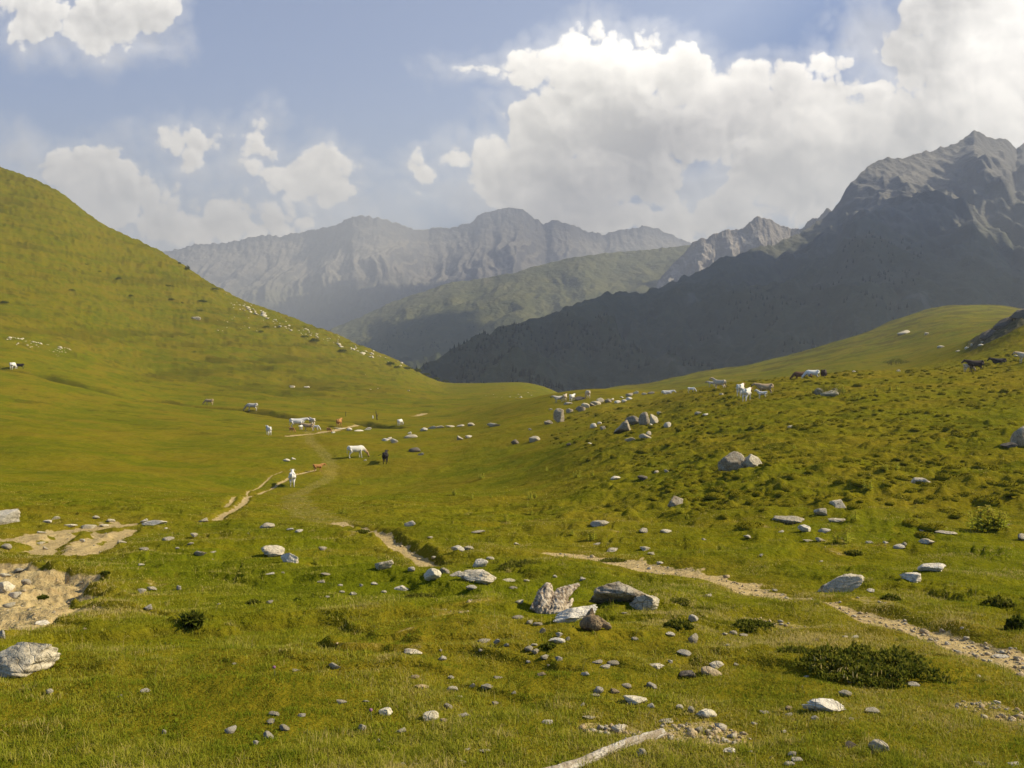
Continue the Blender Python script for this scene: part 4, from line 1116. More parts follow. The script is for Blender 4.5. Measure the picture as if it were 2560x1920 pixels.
def cow_pieces(pose, calf=False, stride=0.0):
    """one animal facing +X, 1.4 m at the withers"""
    P = []
    lie = pose == 'lie'
    dz = -0.66 if lie else 0.0
    # trunk: deep chest, belly, rump
    sec = [(-1.00, 1.20, .10, .16), (-0.93, 1.18, .22, .24), (-0.72, 1.14, .285, .30), (-0.42, 1.07, .30, .345), (-0.05, 1.03, .335, .375), (0.28, 1.04, .315, .375), (0.52, 1.06, .265, .36), (0.72, 1.09, .20, .29), (0.84, 1.12, .13, .20)]
    if calf: sec = [(x * 0.86, z + 0.05, a * 0.78, b * 0.80) for x, z, a, b in sec]
    P.append(tube([(x, 0, z + dz) for x, z, a, b in sec], [(a, b) for x, z, a, b in sec], 20))
    P.append(ball((-0.80, 0.15, 1.30 + dz), 0.15)); P.append(ball((-0.80, -0.15, 1.30 + dz), 0.15))       # hip bones
    P.append(ball((0.50, 0, 1.34 + dz), 0.16, (1.4, .7, .7)))                                            # withers
    k = 0.86 if calf else 1.0
    # neck and head
    if pose == 'graze':
        N = [(0.62 * k, 0, 1.16), (0.98 * k, 0, 0.92), (1.24 * k, 0, 0.62)]; pol = (1.34 * k, 0, 0.56); muz = (1.50 * k, 0, 0.09)
    elif pose == 'turn':
        N = [(0.62 * k, 0, 1.22), (0.92 * k, 0.05, 1.46), (1.02 * k, 0.16, 1.62)]; pol = (1.04 * k, 0.24, 1.66); muz = (1.16 * k, 0.62, 1.44)
    elif pose == 'up':
        N = [(0.62 * k, 0, 1.22), (0.94 * k, 0, 1.46), (1.10 * k, 0, 1.62)]; pol = (1.17 * k, 0, 1.66); muz = (1.58 * k, 0, 1.42)
    else:
        N = [(0.62 * k, 0, 1.20 + dz), (1.00 * k, 0, 1.32 + dz), (1.22 * k, 0, 1.38 + dz)]; pol = (1.28 * k, 0, 1.40 + dz); muz = (1.66 * k, 0, 1.10 + dz)
    P.append(tube(N + [pol], [(.19, .29), (.135, .20), (.11, .15), (.12, .13)], 14))
    pol = np.array(pol); muz = np.array(muz); ax = (muz - pol) / np.linalg.norm(muz - pol)
    side = np.cross(ax, (0, 0, 1.0)); side /= np.linalg.norm(side); top = np.cross(side, ax)
    P.append(tube([pol - ax * .02, pol + (muz - pol) * .35, pol + (muz - pol) * .72, muz], [(.125, .13), (.115, .13), (.085, .095), (.085, .08)], 14))
    for sgn in (1, -1):
        e = pol + side * .10 * sgn + top * .02
        P.append(tube([e, e + side * .11 * sgn - top * .01 - ax * .03, e + side * .22 * sgn - top * .05 - ax * .03], [(.035, .03), (.055, .028), (.02, .018)], 8))
        if not calf:
            h = pol + side * .07 * sgn + top * .09
            P.append(tube([h, h + side * .10 * sgn + top * .05, h + side * .14 * sgn + top * .14], [.028, .022, .014], 8))
        P.append(ball(pol + ax * .13 + side * .105 * sgn + top * .035, 0.024))                           # eyes
    # legs
    s = stride
    if not lie:
        for sy, ph in ((1, s), (-1, -s)):
            yb, yf = .17 * sy, .17 * sy
            P.append(tube([(-.74 * k, yb, 1.02), (-.58 * k + ph * .3, yb * 1.1, .74), (-.80 * k + ph * .7, yb, .46), (-.80 * k + ph, yb, .16), (-.74 * k + ph, yb, .035)], [(.15, .22), (.10, .135), (.05, .068), (.042, .045), (.055, .06)], 12))
            P.append(tube([(.46 * k, yf, .98), (.44 * k - ph * .3, yf * 1.1, .70), (.50 * k - ph * .7, yf, .40), (.50 * k - ph, yf, .13), (.545 * k - ph, yf, .035)], [(.11, .19), (.075, .10), (.05, .056), (.04, .042), (.055, .058)], 12))
        if not calf: P.append(ball((-.46, 0, .72), .15, (1.15, .9, .75)))
    else:
        for sy in (1, -1):
            P.append(tube([(-.70, .22 * sy, .36), (-.30, .34 * sy, .20), (-.62, .40 * sy, .09), (-.25, .44 * sy, .06)], [(.15, .2), (.11, .13), (.06, .06), (.05, .05)], 12))
            P.append(tube([(.45, .18 * sy, .34), (.72, .24 * sy, .14), (.42, .26 * sy, .07)], [(.12, .16), (.075, .08), (.05, .05)], 12))
    # tail
    if pose == 'swish':
        P.append(tube([(-.98 * k, 0, 1.36), (-1.08 * k, .12, 1.36), (-1.12 * k, .42, 1.24), (-1.12 * k, .70, 1.12), (-1.12 * k, .84, 1.08)], [.035, .028, .026, .038, .018], 8))
    elif lie:
        P.append(tube([(-.98, 0, .70), (-1.10, .02, .46), (-1.02, .14, .10)], [.035, .028, .035], 8))
    else:
        P.append(tube([(-.98 * k, 0, 1.37), (-1.08 * k, 0, 1.22), (-1.07 * k, .01, .86), (-1.05 * k, .02, .62), (-1.05 * k, .02, .48)], [.036, .030, .026, .042, .02], 8))
    return P


_COW = {}


def cow_mesh(pose, calf, stride):
    key = (pose, calf, stride)
    if key in _COW: return _COW[key].copy()
    me = fuse('cow', cow_pieces(pose, calf, stride), 0.024, 2)
    v = coords(me)
    lo = v[:, 2].min(); v[:, 2] -= lo
    set_coords(me, v)
    head = sstep(0.85, 1.25, v[:, 0]) if pose != 'lie' else sstep(0.95, 1.2, v[:, 0])
    low = 1 - sstep(0.02, 0.09, v[:, 2]) if pose != 'lie' else np.zeros(len(v))
    tailtip = ((v[:, 0] < -0.98) & (v[:, 2] < 0.72)).astype(float) if pose != 'lie' else np.zeros(len(v))
    muzz = sstep(1.50, 1.60, v[:, 0]) if pose == 'stand' else sstep(0.22, 0.12, v[:, 2]) * (v[:, 0] > 1.2) if pose == 'graze' else np.zeros(len(v))
    leg = (1 - sstep(0.35, 0.75, v[:, 2])) * (v[:, 0] < 1.0)
    for nme, a in (('head', head), ('hoof', np.clip(low + muzz, 0, 1)), ('leg', np.maximum(leg, tailtip))):
        at_ = me.attributes.new(nme, 'FLOAT', 'POINT'); at_.data.foreach_set('value', np.ascontiguousarray(a, np.float32))
    _COW[key] = me
    return me.copy()


def cow_material(name, base, head=None, leg=None, patch=None):
    m, nt, b = material(name, 0.75, 0.2)
    p = nt.oco()
    n = nt.noise(nt.vec('ADD', p, nt.comb(nt.math('MULTIPLY', nt.rnd(), 20.0), 0.0, 0.0)), 1.6, 3, 0.55); n2 = nt.noise(p, 9.0, 3, 0.6)
    c = nt.mix(nt.smooth(n2, 0.3, 0.7, 0, 0.4), base, tuple(x * 0.72 for x in base))
    if patch: c = nt.mix(nt.smooth(n, 0.52, 0.58), c, patch)
    if head: c = nt.mix(nt.math('MULTIPLY', nt.attr('head'), nt.smooth(n2, 0.2, 0.5, 0.5, 1.0)), c, head)
    if leg: c = nt.mix(nt.math('MULTIPLY', nt.attr('leg'), 0.7), c, leg)
    c = nt.mix(nt.attr('hoof'), c, (0.06, 0.045, 0.035))
    nt.put(b.inputs['Base Color'], c)
    return m


HIDE = {
    'white': cow_material('hide_white', (0.74, 0.70, 0.60), leg=(0.62, 0.56, 0.44)),
    'tanhead': cow_material('hide_white_tan_head', (0.73, 0.68, 0.56), head=(0.42, 0.25, 0.11), leg=(0.62, 0.56, 0.44)),
    'cream': cow_material('hide_cream', (0.62, 0.50, 0.34), head=(0.50, 0.36, 0.2)),
    'tan': cow_material('hide_tan', (0.44, 0.31, 0.17), leg=(0.52, 0.40, 0.25)),
    'orange': cow_material('hide_orange', (0.42, 0.20, 0.055), leg=(0.50, 0.30, 0.12)),
    'pied': cow_material('hide_pied', (0.70, 0.62, 0.48), head=(0.40, 0.22, 0.09), patch=(0.42, 0.24, 0.10)),
    'brown': cow_material('hide_brown', (0.13, 0.065, 0.028)),
    'dark': cow_material('hide_dark_brown', (0.045, 0.026, 0.018)),
    'black': cow_material('hide_black', (0.022, 0.016, 0.013)),
    'grey': cow_material('hide_grey_white', (0.52, 0.47, 0.38), head=(0.30, 0.26, 0.2)),
}
# region, x, feet y, apparent height, heading (0 = to the right, 90 = away), hide, pose, calf, label
CATTLE = [
    ('Z3', 320, 1522, 262, 103, 'white', 'stand', 0, .13, 'white cow walking away along the wheel tracks, dark streak down its rump'),
    ('Z3', 775, 1300, 145, 35, 'orange', 'stand', 1, .1, 'orange-brown calf between the white track cow and the grazing white cow'),
    ('Z3', 1400, 1070, 208, 28, 'tanhead', 'graze', 0, .08, 'white cow grazing with lowered tan face, beside the black cow'),
    ('Z3', 1845, 1155, 212, 92, 'black', 'swish', 0, 0, 'black cow seen from behind with its tail swung out to the left'),
    ('Z2', 1232, 700, 160, 118, 'white', 'stand', 0, .05, 'white cow standing alone on the meadow left of the valley group'),
    ('Z2', 1755, 600, 192, 12, 'white', 'stand', 0, .05, 'big white cow side on at the back of the valley group'),
    ('Z2', 1865, 628, 136, 186, 'tan', 'stand', 0, 0, 'tan young cow side on in front of the valley group'),
    ('Z2', 1935, 550, 146, 125, 'pied', 'stand', 0, 0, 'tan and cream cow at the rear right of the valley group'),
    ('Z2', 1768, 612, 86, 260, 'white', 'stand', 1, 0, 'white calf suckling beside the big white cow in the valley group'),
    ('Z2', 2030, 628, 92, 352, 'white', 'graze', 1, 0, 'white calf grazing just right of the valley group'),
    ('Z2', 1637, 655, 84, 330, 'orange', 'graze', 1, 0, 'orange calf with its head down left of the valley group'),
    ('Z3', 1097, 570, 152, 84, 'orange', 'stand', 0, .04, 'orange cow seen from behind by the bare earth patch'),
    ('Z3', 938, 655, 78, 320, 'orange', 'graze', 1, 0, 'orange calf nosing at a white stone below the orange cow'),
    ('Z3', 2090, 545, 106, 70, 'white', 'graze', 0, 0, 'white cow grazing alone where the valley floor narrows'),
    ('Z2', 262, 208, 100, 183, 'tan', 'graze', 0, 0, 'tan cow grazing along the brook, left of a white one'),
    ('Z2', 955, 303, 130, 185, 'grey', 'graze', 0, 0, 'dull white cow grazing along the brook, right of a tan one'),
    ('Z8', 212, 468, 122, 95, 'white', 'graze', 0, 0, 'white cow seen from behind at the far left end of the brook'),
    ('Z8', 305, 460, 80, 200, 'black', 'graze', 0, 0, 'black cow half sunk in the brook cutting at the far left'),
    ('Z4', 208, 500, 128, 200, 'grey', 'stand', 0, .05, 'greyish cow with dark face at the left end of the crest row'),
    ('Z4', 350, 472, 116, 75, 'cream', 'stand', 0, 0, 'cream and tan cow second from the left in the crest row'),
    ('Z4', 468, 470, 122, 62, 'white', 'stand', 0, 0, 'bright white cow third in the crest row, beside dark rocks'),
    ('Z4', 705, 430, 134, 100, 'cream', 'graze', 0, 0, 'beige cow seen from behind, right end of the crest row'),
    ('Z4', 2030, 345, 78, 358, 'white', 'lie', 0, 0, 'white cow lying down on the crest beyond the rock chain'),
    ('Z5', 330, 650, 94, 350, 'white', 'graze', 1, 0, 'white calf grazing on the skyline right of the lying cow'),
    ('Z5', 620, 575, 92, 175, 'grey', 'stand', 1, 0, 'white young cow half hidden behind the beige skyline cow'),
    ('Z5', 745, 605, 185, 140, 'cream', 'up', 0, .05, 'beige cow raising its head on the skyline, white calf behind it'),
    ('Z5', 1135, 720, 228, 62, 'tanhead', 'stand', 0, .04, 'rear white cow of the leading pair on the tussock slope'),
    ('Z5', 1240, 792, 250, 58, 'tanhead', 'stand', 0, .08, 'front white cow of the leading pair on the tussock slope'),
    ('Z5', 1440, 752, 150, 172, 'white', 'up', 1, .04, 'slim white calf with raised head right of the leading pair'),
    ('Z5', 1465, 686, 138, 182, 'tan', 'stand', 0, 0, 'dun young cow standing behind the slim white calf'),
    ('Z6', 228, 668, 92, 186, 'brown', 'graze', 0, 0, 'reddish brown cow grazing left of the white cow on the upper crest'),
    ('Z6', 425, 668, 108, 182, 'white', 'graze', 0, 0, 'white cow on the upper crest with a brown calf in front'),
    ('Z6', 425, 672, 80, 250, 'brown', 'stand', 1, 0, 'small brown calf in front of the white cow on the upper crest'),
    ('Z6', 665, 640, 145, 60, 'dark', 'graze', 0, 0, 'dark brown cow grazing right of the white cow on the upper crest'),
    ('Z7', 725, 545, 182, 181, 'dark', 'stand', 0, 0, 'dark brown cow side on with a pale calf under it, far right slope'),
    ('Z7', 690, 548, 122, 10, 'cream', 'graze', 1, 0, 'pale calf suckling under the dark brown cow on the right slope'),
    ('Z7', 1060, 432, 84, 180, 'black', 'lie', 0, 0, 'black cow lying in the dip near the right edge'),
    ('Z7', 1415, 420, 150, 178, 'cream', 'stand', 0, 0, 'beige cow cut off by the right picture edge'),
]


def build_cattle():
    for reg, x, y, h, head, hide, pose, calf, stride, lab in CATTLE:
        px, py, s = at(reg, x, y)
        G = hit(px, py, ground_z, 40)
        hm = h * s * G[1] / F
        me = cow_mesh(pose, bool(calf), stride)
        v = coords(me)
        full = v[:, 2].max()
        sc = hm / full
        lo, hi = (0.50, 0.80) if calf else (0.78, 1.25)
        sc = min(max(sc, lo), hi)
        me.materials.clear(); me.materials.append(HIDE[hide])
        o = link('calf' if calf else 'cow', me, None, lab, 'calf' if calf else 'cow', 'cattle grazing across the valley')
        a = R(head)
        o.rotation_euler = (0, 0, a)
        # centre the body on the measured pixel
        dirx = np.array([math.cos(a), math.sin(a)])
        mid = 0.5 * (v[:, 0].min() + v[:, 0].max()) * sc
        X = G[0] - mid * dirx[0]; Y = G[1] - 0 * dirx[1]
        zz = min(float(ground_z(np.array([(X + dirx[0] * q * sc) / (Y + dirx[1] * q * sc)]), np.array([Y + dirx[1] * q * sc]))[0]) for q in (-0.75, 0.5))
        if 'upper crest' in lab and pose != 'lie':
            Y += 7.0; X *= (G[1] + 7.0) / G[1]; zz = float(ground_z(np.array([X / Y]), np.array([Y]))[0]) - 0.30
        o.scale = (sc, sc, sc)
        if pose == 'swish': o.rotation_euler = (0, 0, a)
        o.location = (X, Y, zz - 0.01)


build_cattle()


# ------------------------------------------------------------------ weathered wood
def wood_material(name, light, dark, grain=(1, 1, 1), sc=1.0):
    m, nt, b = material(name, 0.85, 0.15)
    p = nt.vec('MULTIPLY', nt.oco(), grain)
    a = nt.noise(p, 16.0 * sc, 5, 0.7, dist=0.6); c = nt.noise(p, 60.0 * sc, 4, 0.7); e = nt.noise(nt.oco(), 7.0, 3, 0.6)
    col = nt.mix(nt.smooth(a, 0.35, 0.62), dark, light)
    col = nt.mix(nt.smooth(c, 0.55, 0.75, 0, 0.6), col, tuple(x * 0.45 for x in dark))
    col = nt.mix(nt.smooth(e, 0.5, 0.75, 0, 0.5), col, tuple(x * 0.8 for x in dark))
    nt.put(b.inputs['Base Color'], col)
    nt.put(b.inputs['Normal'], nt.bump(nt.math('ADD', nt.math('MULTIPLY', a, 0.03), nt.math('MULTIPLY', c, 0.01)), 0.9, 1.0))
    return m


def grain_displace(me, ax, amp, freq, seed):
    v = coords(me)
    nrm = np.empty(len(v) * 3, np.float32); me.vertex_normals.foreach_get('vector', nrm); nrm = nrm.reshape(-1, 3)
    ax = np.array(ax, float); ax /= np.linalg.norm(ax)
    a1 = np.cross(ax, (0.3, 0.9, 0.1)); a1 /= np.linalg.norm(a1); a2 = np.cross(ax, a1)
    d = ridged(v @ a1 * freq + 0.15 * freq * perlin(v @ ax * 4, v @ a2 * 4, seed), v @ a2 * freq + v @ ax * freq * 0.12, seed, 3) - 0.6
    v = v + nrm * (amp * d + amp * 0.8 * n3(v * 6, 1.0, seed, 3))[:, None]
    set_coords(me, v)


def build_wood():
    # big root stump
    M = wood_material('grey_root_wood', (0.68, 0.56, 0.38), (0.17, 0.11, 0.06), (1, 1, .35))
    G = hit(1385, 1528, ground_z); k = G[1] / F * 100 / 0.46            # 0.46 m spans about 100 px
    P = [tube([(-.13, -.10, .07), (-.12, .0, .17), (-.085, .10, .30), (-.055, .15, .39)], [(.11, .10), (.115, .09), (.085, .075), (.045, .04)], 16),
         tube([(.0, -.10, .075), (.04, .02, .17), (.12, .12, .27), (.20, .18, .31), (.30, .22, .36)], [(.115, .10), (.11, .09), (.095, .075), (.07, .055), (.028, .024)], 16),
         tube([(-.08, -.12, .05), (.06, -.13, .05)], [(.10, .08), (.09, .07)], 14),
         tube([(.09, -.10, .06), (.17, -.02, .12), (.22, .06, .18)], [(.05, .04), (.04, .03), (.02, .02)], 10),
         tube([(-.17, -.06, .06), (-.24, -.07, .10), (-.235, -.05, .17)], [(.06, .05), (.05, .04), (.025, .02)], 10)]
    me = fuse('weathered_stump', P, 0.010, 2)
    grain_displace(me, (0.4, 0.4, 1.0), 0.026, 22, 3)
    o = link('tree_stump', me, M, 'grey two-lobed weathered tree stump casting a dark shadow to the left', 'stump')
    o.scale = (k * 1.02, k * 1.0, k * .72); o.location = (G[0], G[1] + .10, float(ground_z(np.array([G[0] / (G[1] + .05)]), np.array([G[1] + .05]))[0]) - 0.035)
    # small brown stump
    M2 = wood_material('brown_root_wood', (0.33, 0.235, 0.12), (0.12, 0.085, 0.05), (1, .5, .5))
    G = hit(1487, 1578, ground_z); k = G[1] / F * 76 / 0.36
    P = [tube([(-.10, .0, .07), (-.02, -.03, .10), (.03, -.05, .08)], [(.085, .085), (.09, .10), (.07, .075)], 14),
         tube([(-.05, .05, .12), (-.03, .06, .20), (-.02, .07, .235)], [(.06, .05), (.04, .035), (.02, .02)], 10),
         tube([(.02, .04, .13), (.10, .01, .085), (.17, -.03, .05), (.19, -.03, .045)], [(.05, .045), (.045, .04), (.035, .035), (.03, .03)], 12)]
    me = fuse('root_piece', P, 0.009, 2)
    grain_displace(me, (1, -0.2, 0.3), 0.018, 30, 7)
    o = link('root_piece', me, M2, 'small brown stump with a snapped root, in front of the fallen white slab', 'stump')
    o.scale = (k,) * 3; o.location = (G[0], G[1] + .07, G[2] - 0.012)
    # driftwood log at the bottom edge
    M3 = wood_material('bleached_log_wood', (0.60, 0.54, 0.42), (0.30, 0.235, 0.15), (.22, .22, 1), 1.3)
    path = [(1648, 1846, 10.5), (1612, 1852, 13), (1560, 1868, 13), (1518, 1884, 12), (1480, 1902, 13), (1440, 1919, 15), (1395, 1940, 17), (1330, 1968, 19), (1240, 2004, 20)]
    pts = []; rad = []
    for x, y, r in path:
        t, e = unproj(x, y); t = float(t); e = float(e)
        d = np.linspace(3.2, 9, 800); el = ground_z(np.full(800, t), d) / d
        i = int(np.nonzero(el >= e)[0][0]); dd = d[i]
        rr = r * dd / F
        pts.append((t * dd, dd, float(el[i] * dd) + rr * 0.75)); rad.append((rr * 1.05, rr * 0.95))
    A, B = np.array(pts[0]), np.array(pts[6]); ab = B - A; pp = []
    for i, q in enumerate(pts):
        s_ = float((np.array(q)[:2] - A[:2]) @ ab[:2] / (ab[:2] @ ab[:2])); c_ = A + ab * s_
        c_[2] += 0.012 * math.sin(s_ * 5.0) + 0.006; pp.append(c_)
    gap = min(float(c_[2] - ground_z(np.array([c_[0] / c_[1]]), np.array([c_[1]]))[0]) - 0.35 * r_[1] for c_, r_ in zip(pp[:7], rad[:7]))
    if gap < 0:
        for c_ in pp: c_[2] -= gap
    pts = [tuple(c_) for c_ in pp]
    o0 = np.array(pts[4])
    L = [tuple(np.array(p) - o0) for p in pts]
    e0 = np.array(L[0]); dirv = e0 - np.array(L[1])
    r0 = rad[0][0]
    P = [tube(L, rad, 20), tube([L[1], tuple(e0 + dirv * .25 + np.array([0, .5 * r0, .45 * r0]))], [(r0 * .8, r0 * .7), (r0 * .55, r0 * .45)], 10), tube([L[1], tuple(e0 + dirv * .5 + np.array([0, -.4 * r0, -.2 * r0]))], [(r0 * .8, r0 * .7), (r0 * .45, r0 * .5)], 10),
         tube([L[2], tuple(np.array(L[2]) + np.array([0.0, .01, rad[2][0] * 1.15]))], [r0 * .5, r0 * .22], 8)]
    me = fuse('log', P, 0.0045, 1)
    ax = np.array(L[0]) - np.array(L[-1])
    grain_displace(me, ax, 0.009, 60, 9)
    o = link('log', me, M3, 'bleached weathered log lying in the turf at the bottom edge', 'log')
    o.location = o0
    # dead snag, thin stakes and white marker in the valley
    Md = material('dead_wood', 0.9, 0.1)[0]; Md.node_tree.nodes['Principled BSDF'].inputs['Base Color'].default_value = (0.05, 0.038, 0.025, 1)
    G = hit(943, 1050, ground_z, 60); q = G[1] / F
    P = [tube([(.0, 0, -.1), (-1 * q, 0, 8 * q), (-2.5 * q, 0, 16 * q), (-3 * q, 0, 24 * q)], [1.3 * q, 1.2 * q, .9 * q, .35 * q], 8), tube([(-1 * q, 0, 8 * q), (2.2 * q, .02, 13 * q), (2.0 * q, .02, 16 * q)], [.8 * q, .6 * q, .3 * q], 8), tube([(-2.2 * q, 0, 15 * q), (-4.5 * q, 0, 19 * q)], [.6 * q, .25 * q], 6)]
    o = link('dead_tree', mesh_from('dead_tree', P), Md, 'thin crooked dead tree standing by the bare earth patch in the valley', 'tree'); o.location = G
    G = hit(864, 1041, ground_z, 60); q = G[1] / F
    o = link('wooden_stake', mesh_from('wooden_stake', [tube([(0, 0, -.1), (.2 * q, 0, 6 * q), (0, 0, 12 * q)], [.55 * q, .5 * q, .4 * q], 8)]), Md, 'thin dark stake behind the orange cow', 'stake'); o.location = G
    Mw = material('white_paint', 0.6, 0.3)[0]; Mw.node_tree.nodes['Principled BSDF'].inputs['Base Color'].default_value = (0.78, 0.78, 0.76, 1)
    G = hit(932, 1046, ground_z, 60); q = G[1] / F
    o = link('marker_post', mesh_from('marker_post', [tube([(0, 0, -.1), (0, 0, 3 * q), (0, 0, 6.2 * q)], [1.2 * q, 1.25 * q, .9 * q], 10), tube([(0, 0, 6.2 * q), (0, 0, 7.2 * q)], [.7 * q, .5 * q], 8)]), Mw, 'small white marker post left of the crooked dead tree', 'post'); o.location = G


build_wood()


# ------------------------------------------------------------------ plants
def leaf_material(name, c0, c1, c2, trans=0.25, nup=0.75):
    m = bpy.data.materials.new(name); m.use_nodes = True
    nt = NT(m.node_tree)
    for n in list(nt.n): nt.n.remove(n)
    a = nt.attr('tint')
    c = nt.mix(nt.smooth(a, 0.0, 0.5), c0, c1); c = nt.mix(nt.smooth(a, 0.5, 1.0), c, c2)
    df = nt.n.new('ShaderNodeBsdfDiffuse'); nt.put(df.inputs[0], c)
    nrm = nt.vec('NORMALIZE', nt.vec('ADD', nt.vec('SCALE', nt.geo('Normal'), s=0.45), (0.0, 0.0, nup)))
    nt.put(df.inputs['Normal'], nrm)
    tr = nt.n.new('ShaderNodeBsdfTranslucent'); nt.put(tr.inputs[0], c)
    mx_ = nt.n.new('ShaderNodeMixShader'); mx_.inputs[0].default_value = trans
    nt.l.new(df.outputs[0], mx_.inputs[1]); nt.l.new(tr.outputs[0], mx_.inputs[2])
    o = nt.n.new('ShaderNodeOutputMaterial'); nt.l.new(mx_.outputs[0], o.inputs[0])
    return m


M_GRASS = leaf_material('grass_blades', (0.195, 0.230, 0.014), (0.360, 0.340, 0.030), (0.58, 0.45, 0.15), 0.35)
M_TUSS = leaf_material('tussock_blades', (0.130, 0.113, 0.008), (0.195, 0.165, 0.010), (0.26, 0.205, 0.018), 0.15, 0.22)
M_SHRUB = leaf_material('shrub_leaves', (0.050, 0.066, 0.010), (0.118, 0.132, 0.013), (0.23, 0.21, 0.03), 0.3, 1.1)
M_HERB = leaf_material('herb_leaves', (0.22, 0.25, 0.025), (0.34, 0.36, 0.035), (0.46, 0.42, 0.05), 0.4, 1.6)
M_FLOWER = leaf_material('yellow_petals', (0.40, 0.33, 0.05), (0.52, 0.42, 0.06), (0.60, 0.50, 0.10), 0.3)


def blades(base, length, width, lean, az, tint, name, mat, bend=0.5):
    """curved grass blades, 5 corners each, as one mesh"""
    n = len(base)
    up = np.array([0, 0, 1.0])
    h = np.stack([np.cos(az), np.sin(az), np.zeros(n)], -1)
    sd = np.stack([-np.sin(az), np.cos(az), np.zeros(n)], -1)
    fa = np.random.default_rng(n).uniform(-1.2, 1.2, n)
    sd = sd * np.cos(fa)[:, None] + h * np.sin(fa)[:, None]
    L = length[:, None]; w = width[:, None]
    mid = base + (up * np.cos(lean * (1 - bend))[:, None] + h * np.sin(lean * (1 - bend))[:, None]) * L * 0.55
    tip = mid + (up * np.cos(lean * (1 + bend))[:, None] + h * np.sin(lean * (1 + bend))[:, None]) * L * 0.5
    V = np.stack([base - sd * w * .5, base + sd * w * .5, mid - sd * w * .42, mid + sd * w * .42, tip], 1).reshape(-1, 3)
    o = np.arange(n)[:, None] * 5
    tri = np.concatenate([o + np.array([[0, 1, 3]]), o + np.array([[0, 3, 2]]), o + np.array([[2, 3, 4]])], 0)
    me = bpy.data.meshes.new(name)
    fill_mesh(me, V, tri, True, dict(tint=np.repeat(tint, 5)))
    me.materials.append(mat)
    return me


def tussock_mesh(seed, nb=150, mat=None, r=1.0, hgt=0.62):
    """dome of matted grass, unit radius"""
    rng = np.random.default_rng(seed)
    rr = np.sqrt(rng.random(nb)) * 0.95; az = rng.uniform(0, 6.283, nb)
    z = hgt * np.sqrt(np.clip(1 - rr**2, 0, 1)) * 0.85
    base = np.stack([rr * np.cos(az), rr * np.sin(az), z], -1)
    me = blades(base, rng.uniform(.16, .36, nb), rng.uniform(.06, .11, nb), rng.uniform(.3, 1.0, nb) + rr * 0.5, az + rng.normal(0, .5, nb), np.clip(rng.normal(.42, .25, nb), 0, 1), 'blades', mat or M_TUSS)
    v, f = ICO[3]
    v = v * np.array([1, 1, hgt]) * (1 + 0.16 * n3(v, 1.6, seed, 3))[:, None]
    v[:, 2] = np.maximum(v[:, 2], -0.15)
    return me, (v, f)


def tussock_combined(seed):
    me, (v, f) = tussock_mesh(seed)
    bv = coords(me); nb = len(bv) // 5
    o = np.arange(nb)[:, None] * 5
    tri = np.concatenate([o + np.array([[0, 1, 3]]), o + np.array([[0, 3, 2]]), o + np.array([[2, 3, 4]])], 0)
    tint_b = np.empty(len(bv), np.float32); me.attributes['tint'].data.foreach_get('value', tint_b)
    tint_d = np.clip(0.30 + 0.5 * n3(v, 3.0, seed + 9, 3), 0, 1)
    out = bpy.data.meshes.new('grass_tussock')
    fill_mesh(out, np.concatenate([bv, v]), np.concatenate([tri, f + len(bv)]), True, dict(tint=np.concatenate([tint_b, tint_d])))
    out.materials.append(M_TUSS); bpy.data.meshes.remove(me)
    return out


